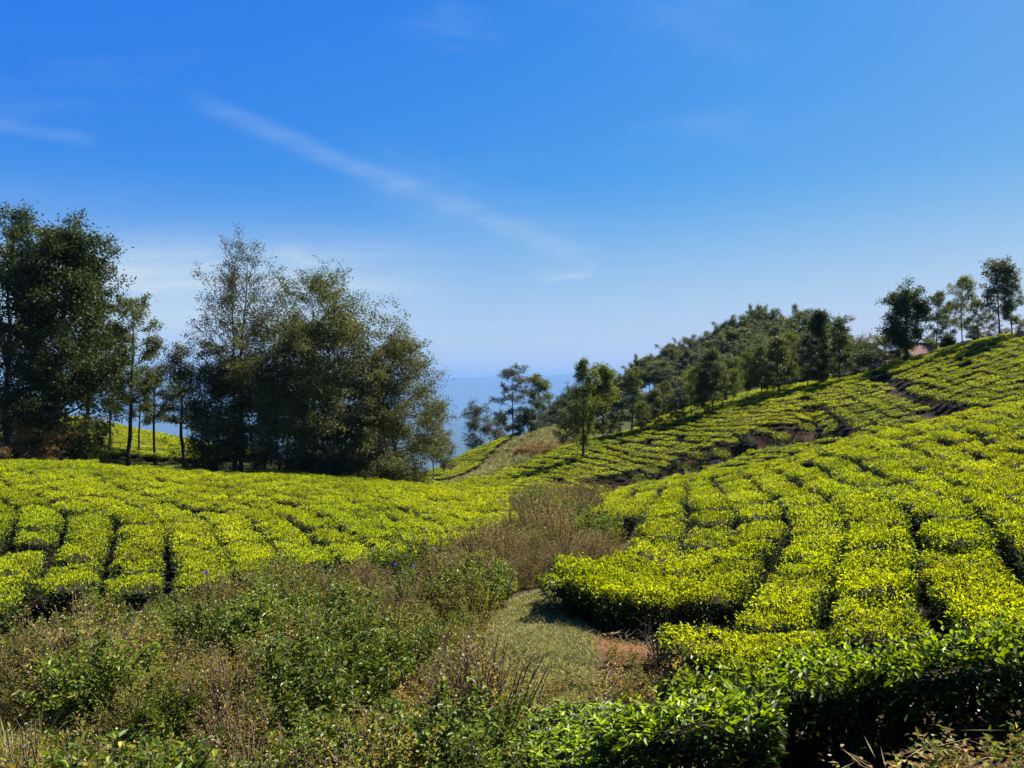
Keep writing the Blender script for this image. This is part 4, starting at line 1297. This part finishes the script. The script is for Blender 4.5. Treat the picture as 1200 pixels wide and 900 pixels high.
for i, a in enumerate((
        (740, 101, 432, 34, 0, "mid-green tree standing first on the ridge right of the bright cone-crowned tree"),
        (722, 99, 470, 26, 3, "short grey-green tree at the lower end of the ridge line"),
        (767, 100, 456, 24, 2, "slim tree on the ridge, second in the line of silver oaks"),
        (787, 101, 462, 18, 0, "smallest slim tree of the ridge line"),
        (810, 101, 430, 34, 1, "broad light-green tree in the lower half of the ridge line"),
        (834, 101, 408, 30, 2, "tall tree with twin stems halfway along the ridge"),
        (826, 99, 432, 22, 0, "narrow tree just left of the tall twin-stemmed one"),
        (876, 107, 412, 22, 1, "thin-stemmed tree at the shaded strip, left one of its row"),
        (893, 108, 402, 24, 0, "thin-stemmed tree at the shaded strip, next after the left one"),
        (912, 105, 394, 36, 2, "full tree with dark twin trunk above the shaded strip"),
        (928, 112, 388, 26, 1, "tree between the full dark-trunked one and its right neighbour"),
        (946, 107, 390, 32, 3, "grey-green tree left of the dark cypress-like tree"),
        (983, 107, 370, 34, 0, "tall tree right of the dark cypress-like tree"),
        (1097, 110, 341, 25, 1, "tree with tufted crown over bare trunk right of the roofed house"),
        (1113, 114, 352, 22, 3, "pale thin tree between the two tufted trees"),
        (1128, 107, 324, 32, 1, "tall tufted bright-topped tree on the right ridge"),
        (1146, 108, 352, 20, 3, "sparse grey tree right of the tall tufted one"),
        (1160, 112, 368, 20, 3, "smallest sparse tree on the right ridge"),
        (1186, 104, 309, 26, 0, "right one of the two highest trees on the ridge"),
        (1140, 118, 380, 20, 0, "low thin tree behind the tall tufted one"),
        (752, 96, 470, 20, 1, "short bright tree below the first tree of the ridge line"),
        (797, 97, 455, 20, 3, "slim grey tree left of the broad light-green one"),
        (847, 104, 424, 22, 0, "slim tree right of the tall twin-stemmed one"),
        (860, 109, 432, 20, 1, "short bright tree before the left end of the shaded strip"),
        (900, 113, 410, 20, 2, "slim tree behind the row at the shaded strip"),
        (776, 105, 446, 24, 1, "bright tree behind the lower end of the ridge line"),
        (822, 110, 424, 26, 3, "grey tree behind the broad light-green one"))):
    copy_tree("silver_oak", (OAKS, a[4]), a[0], near_d(a), a[2], a[3], a[5], "silver oaks along the ridge")
one_tree("cypress_like_tree", 963, 75.5, 364, 28, "dark narrow cypress-like tree on the ridge", 261, base=0.06, env='column', n_prim=40, n_sec=3, n_leaf=7500, leaf=0.24, cl=0.55, leafmat=LF_DARK, rise=(30, 60))
one_tree("broadleaf_tree", 1062, 74.5, 329, 50, "big dark dense tree beside the red-roofed house", 262, base=0.3, env='oval', n_prim=36, n_sec=5, n_leaf=9000, leaf=0.26, cl=0.85, leafmat=LF_DARK, r0=0.24)
one_tree("tall_airy_tree", 1172, 69, 301, 34, "left one of the two highest trees, sparse with bare limbs", 263, base=0.35, env='oval', n_prim=24, n_sec=4, n_leaf=2600, leaf=0.24, cl=0.6, leafmat=LF_GREY, rise=(35, 70), jag=0.35)
one_tree("cone_shrub_tree", 1111, 73, 392, 17, "small dark cone-shaped tree in front of the red roof", 264, base=0.02, env='cone', n_prim=34, n_sec=3, n_leaf=4000, leaf=0.2, cl=0.4, leafmat=LF_DARK)
for i, a in enumerate((
        (1036, 116, 384, 52, 2, "broad light-green tree left of the big dark one"),
        (1006, 118, 392, 46, 0, "rounded tree between the ridge line and the house"),
        (1020, 112, 404, 34, 1, "dark low tree at the end of the ridge line"),
        (1055, 110, 392, 26, 1, "dark low tree at the foot of the big dark one"),
        (1090, 130, 392, 26, 2, "light round tree behind the red roof"),
        (1150, 118, 390, 26, 1, "low dark round tree behind the right ridge"),
        (1178, 112, 384, 24, 0, "round tree at the feet of the two highest trees"),
        (1199, 110, 372, 26, 0, "round tree at the right edge of the ridge"),
        (990, 122, 405, 40, 1, "shaded round tree in the gap right of the tall ridge tree"))):
    copy_tree("round_tree", (ROUNDS, a[4]), a[0], near_d(a), a[2], a[3], a[5], "round trees behind the ridge")

# the wooded hill
prof = [(636, 462), (660, 448), (690, 446), (720, 440), (745, 424), (770, 408), (800, 396), (830, 385), (860, 372), (890, 359), (905, 362), (925, 372), (940, 362), (960, 368), (985, 388), (1010, 402), (1040, 408)]
ppx = [p[0] for p in prof]; ppy = [p[1] for p in prof]
rt = np.random.default_rng(5)
nfor = 0
for dd, step, drop in ((214, 14, 0), (203, 14, 9), (192, 15, 19), (181, 16, 29), (169, 17, 39), (157, 18, 49), (144, 22, 58)):
    x = 640 + rt.uniform(0, 10)
    while x < 1030:
        top = np.interp(x, ppx, ppy) + drop * (0.45 + 0.55 * min(1.0, (1040 - x) / 250)) + rt.normal(0, 3.5)
        d = dd + rt.uniform(-5, 5)
        H = tall(x, d, top)
        if 5.5 < H < 24:
            kd = int(rt.integers(0, 4))
            fam = EUCA if (drop < 26 or rt.random() < 0.4) else (ROUNDS if rt.random() < 0.5 else OAKS)
            wp = rt.uniform(30, 44) * 200 / (d + 20)
            if fam is OAKS: wp *= 0.62
            row = "on the skyline of the wooded hill" if drop == 0 else ("in the upper wood of the hill" if drop < 38 else "in the lower wood behind the ridge line")
            copy_tree("forest_tree", (fam, kd % len(fam)), x, d, top, wp,
                      {id(EUCA): "umbrella-crowned eucalyptus ", id(ROUNDS): "round-crowned tree ", id(OAKS): "narrow-crowned tree "}[id(fam)] + row, "trees " + row)
            nfor += 1
        x += step * rt.uniform(0.75, 1.25)
print("forest", nfor)

# ------------------------------------------------------------------ rocks, houses, small things
ROCK = plain_mat("rock", (0.030, 0.025, 0.020), (0.095, 0.080, 0.066), 2.6, 0.9, 0.8)
ROCK_RED = plain_mat("red_earth", (0.20, 0.085, 0.045), (0.28, 0.15, 0.10), 1.2, 0.95, 0.6)


def boulder(px, d, w, h, label, seed, mat=None, sink=0.3, dz=0.0):
    r = np.random.default_rng(seed); nz = VNoise(seed, 32)
    nu, nv = 22, 13
    th = np.arange(nu) / nu * 6.2832; ph = np.linspace(0.12, math.pi - 0.12, nv)
    T, Ph = np.meshgrid(th, ph, indexing='ij')
    dx, dy, dz_ = np.cos(T) * np.sin(Ph), np.sin(T) * np.sin(Ph), np.cos(Ph)
    rr = 1 + 0.35 * nz(dx * 1.6 + dz_ + 5, dy * 1.6 - dz_ + 5) * 2 + 0.12 * nz(dx * 5 + 9, dy * 5 + dz_ * 4 + 9)
    p = r.normal(size=(7, 3)); p /= np.linalg.norm(p, axis=1)[:, None]
    D = np.stack([dx, dy, dz_], -1)
    for q in p:                      # flat broken faces
        c = D @ q; lim = r.uniform(0.62, 0.85)
        rr = np.where(rr * c > lim, lim / np.maximum(c, 1e-3), rr)
    v = D * rr[..., None] * np.array([w / 2, w / 2 * r.uniform(.7, 1), h * 0.6])
    v = v.reshape(-1, 3)
    q = [(a * nv + b, a * nv + b + 1, ((a + 1) % nu) * nv + b + 1, ((a + 1) % nu) * nv + b) for a in range(nu) for b in range(nv - 1)]
    n0 = len(v)
    v = np.concatenate([v, [v[np.arange(nu) * nv].mean(0)], [v[np.arange(nu) * nv + nv - 1].mean(0)]])
    t = [(n0, a * nv, ((a + 1) % nu) * nv) for a in range(nu)] + [(n0 + 1, ((a + 1) % nu) * nv + nv - 1, a * nv + nv - 1) for a in range(nu)]
    me = make_mesh("boulder", v, q, t, (mat or ROCK,))
    x, y = XY(px, d); z = float(height(np.array([x]), np.array([y]))[0])
    solo("boulder", me, label, "rock", loc=(x, y, z + h * (0.5 - sink) + dz))


boulder(782, 55.6, 1.7, 1.1, "large grey boulder at the left end of the dark gully", 1)
boulder(810, 56.4, 1.5, 1.0, "grey boulder right of the large one in the gully", 2)
boulder(766, 55.0, 1.2, 0.8, "reddish earth lump left of the large grey boulder", 3, ROCK_RED)
boulder(796, 56.4, 1.2, 0.9, "small reddish stone between the two grey boulders", 4, ROCK_RED)
boulder(838, 57.2, 1.6, 1.0, "dark boulder in the middle of the gully", 5)
boulder(752, 54.8, 1.1, 0.6, "low grey stone at the mouth of the gully", 6)
boulder(866, 57.8, 1.2, 0.8, "grey stone right of the gully's middle boulder", 7)
boulder(1197, 65.5, 1.6, 1.7, "reddish earth block on the crest at the right edge", 8, ROCK_RED, 0.25)

WALL = plain_mat("white_plaster", (0.62, 0.60, 0.56), (0.72, 0.70, 0.67), 2.5, 0.9, 0.1)
TILE = plain_mat("red_roof_tile", (0.14, 0.060, 0.042), (0.20, 0.10, 0.075), 3.0, 0.85, 0.3)
WOOD = plain_mat("painted_wood", (0.10, 0.07, 0.05), (0.16, 0.11, 0.08), 5, 0.7, 0.2)
PANE, N_, L_ = new_mat("window_glass")
_o = N_('ShaderNodeOutputMaterial'); _p = N_('ShaderNodeBsdfPrincipled'); _p.inputs['Base Color'].default_value = (0.03, 0.035, 0.04, 1)
_p.inputs['Roughness'].default_value = 0.08; L_(_p.outputs[0], _o.inputs[0])


def box_mesh(nm, x0, x1, y0, y1, z0, z1, mat):
    G = Geo(); G.box(x0, x1, y0, y1, z0, z1); return G.mesh(nm, (mat,))


def house(px, d, w, dep, eave, ridge, z0, label):
    x, y = XY(px, d)
    o = thing("house", label, "house", (x, y, z0))
    # wall with gables
    G = Geo()
    hw, hd = w / 2, dep / 2
    v = [(-hw, -hd, -1), (hw, -hd, -1), (hw, hd, -1), (-hw, hd, -1), (-hw, -hd, eave), (hw, -hd, eave), (hw, hd, eave), (-hw, hd, eave),
         (-hw, 0, ridge - 0.12), (hw, 0, ridge - 0.12)]
    G.add(v, [(0, 1, 5, 4), (2, 3, 7, 6)], [(0, 4, 3), (3, 4, 7), (4, 8, 7), (1, 2, 5), (2, 6, 5), (5, 6, 9)])
    part("wall", G.mesh("house_wall", (WALL,)), o)
    # roof: two slopes of ribbed tile rows
    G = Geo()
    ov = 0.45; n = int(w / 0.3)
    sl = (ridge - eave) / hd
    for sgn in (-1, 1):
        xs = np.linspace(-hw - ov, hw + ov, n * 2 + 1)
        ye = sgn * (hd + ov); ze = eave - ov * sl
        lift = np.where(np.arange(len(xs)) % 2 == 0, 0.0, 0.06)
        a = np.stack([xs, np.full(len(xs), ye), ze + 0.05 + lift], 1); b = np.stack([xs, np.zeros(len(xs)), ridge + 0.05 + lift], 1)
        c = np.stack([xs, np.full(len(xs), ye), np.full(len(xs), ze - 0.04)], 1)
        m = len(xs); q = []
        for i in range(m - 1):
            q += [(i, i + 1, m + i + 1, m + i), (2 * m + i, 2 * m + i + 1, i + 1, i)]
        G.add(np.concatenate([a, b, c]), q)
    rf = part("roof", G.mesh("house_roof", (TILE,)), o)
    part("ridge_cap", box_mesh("ridge_cap", -hw - ov, hw + ov, -0.12, 0.12, ridge + 0.06, ridge + 0.2, TILE), rf)
    dr = part("door", box_mesh("door", -0.45, 0.45, -hd - 0.05, -hd + 0.02, 0, 2.0, WOOD), o)
    part("handle", box_mesh("handle", 0.32, 0.38, -hd - 0.09, -hd - 0.05, 0.95, 1.1, PANE), dr)
    for wx_ in (-hw * 0.6, hw * 0.6):
        wn = part("window", box_mesh("window_frame", wx_ - 0.55, wx_ + 0.55, -hd - 0.04, -hd + 0.02, 0.9, 1.95, WOOD), o)
        for k in (-1, 1):
            part("pane", box_mesh("pane", wx_ + k * 0.26 - 0.22, wx_ + k * 0.26 + 0.22, -hd - 0.055, -hd - 0.03, 0.98, 1.87, PANE), wn)


house(1087, 84, 4.6, 4.0, 1.8, 3.0, 1.2, "white house with red tiled roof between the ridge trees")
house(1043, 83, 3.2, 3.0, 1.5, 2.2, 1.0, "low outbuilding with pinkish roof left of the red-roofed house")

# a dead shrub on the bare soil, loose sticks, a few violet flowers
def dead_shrub(px, d, H, label, seed):
    r = np.random.default_rng(seed); S = Geo()
    for k in range(11):
        a = r.uniform(0, 6.28); q = r.uniform(.15, .9)
        tip = np.array([H * q * math.cos(a), H * q * math.sin(a), H * r.uniform(0.5, 1.0)])
        mid = tip * 0.5 + r.normal(0, 0.08 * H, 3)
        S.tube([(0, 0, -0.05), mid, tip], [0.013, 0.008, 0.003], 5)
        for j in range(3):
            b = mid + (tip - mid) * r.uniform(0, 1); e = b + r.normal(0, 0.16 * H, 3) + np.array([0, 0, .08])
            S.tube([b, (b + e) / 2 + r.normal(0, .01, 3), e], [0.006, 0.004, 0.002], 4)
    x, y = XY(px, d); z = float(height(np.array([x]), np.array([y]))[0])
    solo("dead_shrub", S.mesh("dead_shrub", (TWIG,)), label, "shrub", loc=(x, y, z))


dead_shrub(772, 9.2, 0.5, "leafless dead shrub on the bare red soil", 3)
dead_shrub(790, 8.7, 0.35, "smaller leafless shrub in front of the dead one", 4)
VIOLET = leaf_mat("violet_petal", (0.16, 0.10, 0.42), (0.22, 0.14, 0.55), 0.4, (1, 1, 1), 0.6, 0.2, 0.9, 1.1)
for px_, py_, d_, lb in ((242, 671, 13.2, "violet flower in the scrub left of the others"), (463, 662, 15.0, "violet flower, highest of the group above the scrub"),
                         (486, 663, 15.0, "violet flower right of the highest one"), (506, 681, 14.2, "violet flower lowest in the group at the scrub's top")):
    G = Geo(); a = np.arange(5) / 5 * 6.283
    ax = np.stack([np.cos(a), np.sin(a) * 0.5 - 0.6, np.sin(a)], 1)
    G.leaves(np.zeros((5, 3)), ax, np.tile([[0, -1.0, 0.3]], (5, 1)), 0.045, 0.05, 0)
    p = P(px_, py_, d_)
    zb = float(height(np.array([p[0]]), np.array([p[1]]))[0])
    o = thing("violet_flower", lb, "flower", (p[0], p[1], zb))
    S = Geo(); S.tube([(0, 0, -0.05), (0.02, 0, (p[2] - zb) * .5), (0, 0, p[2] - zb)], [0.006, .005, .004], 4)
    part("stem", S.mesh("flower_stem", (TWIG,)), o)
    fl = part("petals", G.mesh("petals", (VIOLET,)), o); fl.location = (0, 0, p[2] - zb)

# ------------------------------------------------------------------ haze
G = Geo(); G.box(-37000, 37000, -37000, 37000, -850, 360)
hm, N_, L_ = new_mat("haze")
_o = N_('ShaderNodeOutputMaterial'); _v = N_('ShaderNodeVolumePrincipled')
_v.inputs['Density'].default_value = 0.00007
_v.inputs['Color'].default_value = (0.21, 0.39, 0.68, 1)
L_(_v.outputs[0], _o.inputs['Volume'])
hz = solo("haze", G.mesh("haze", (hm,)), kind="stuff")
hz["label"] = "pale blue haze over the plain"; hz["category"] = "haze"
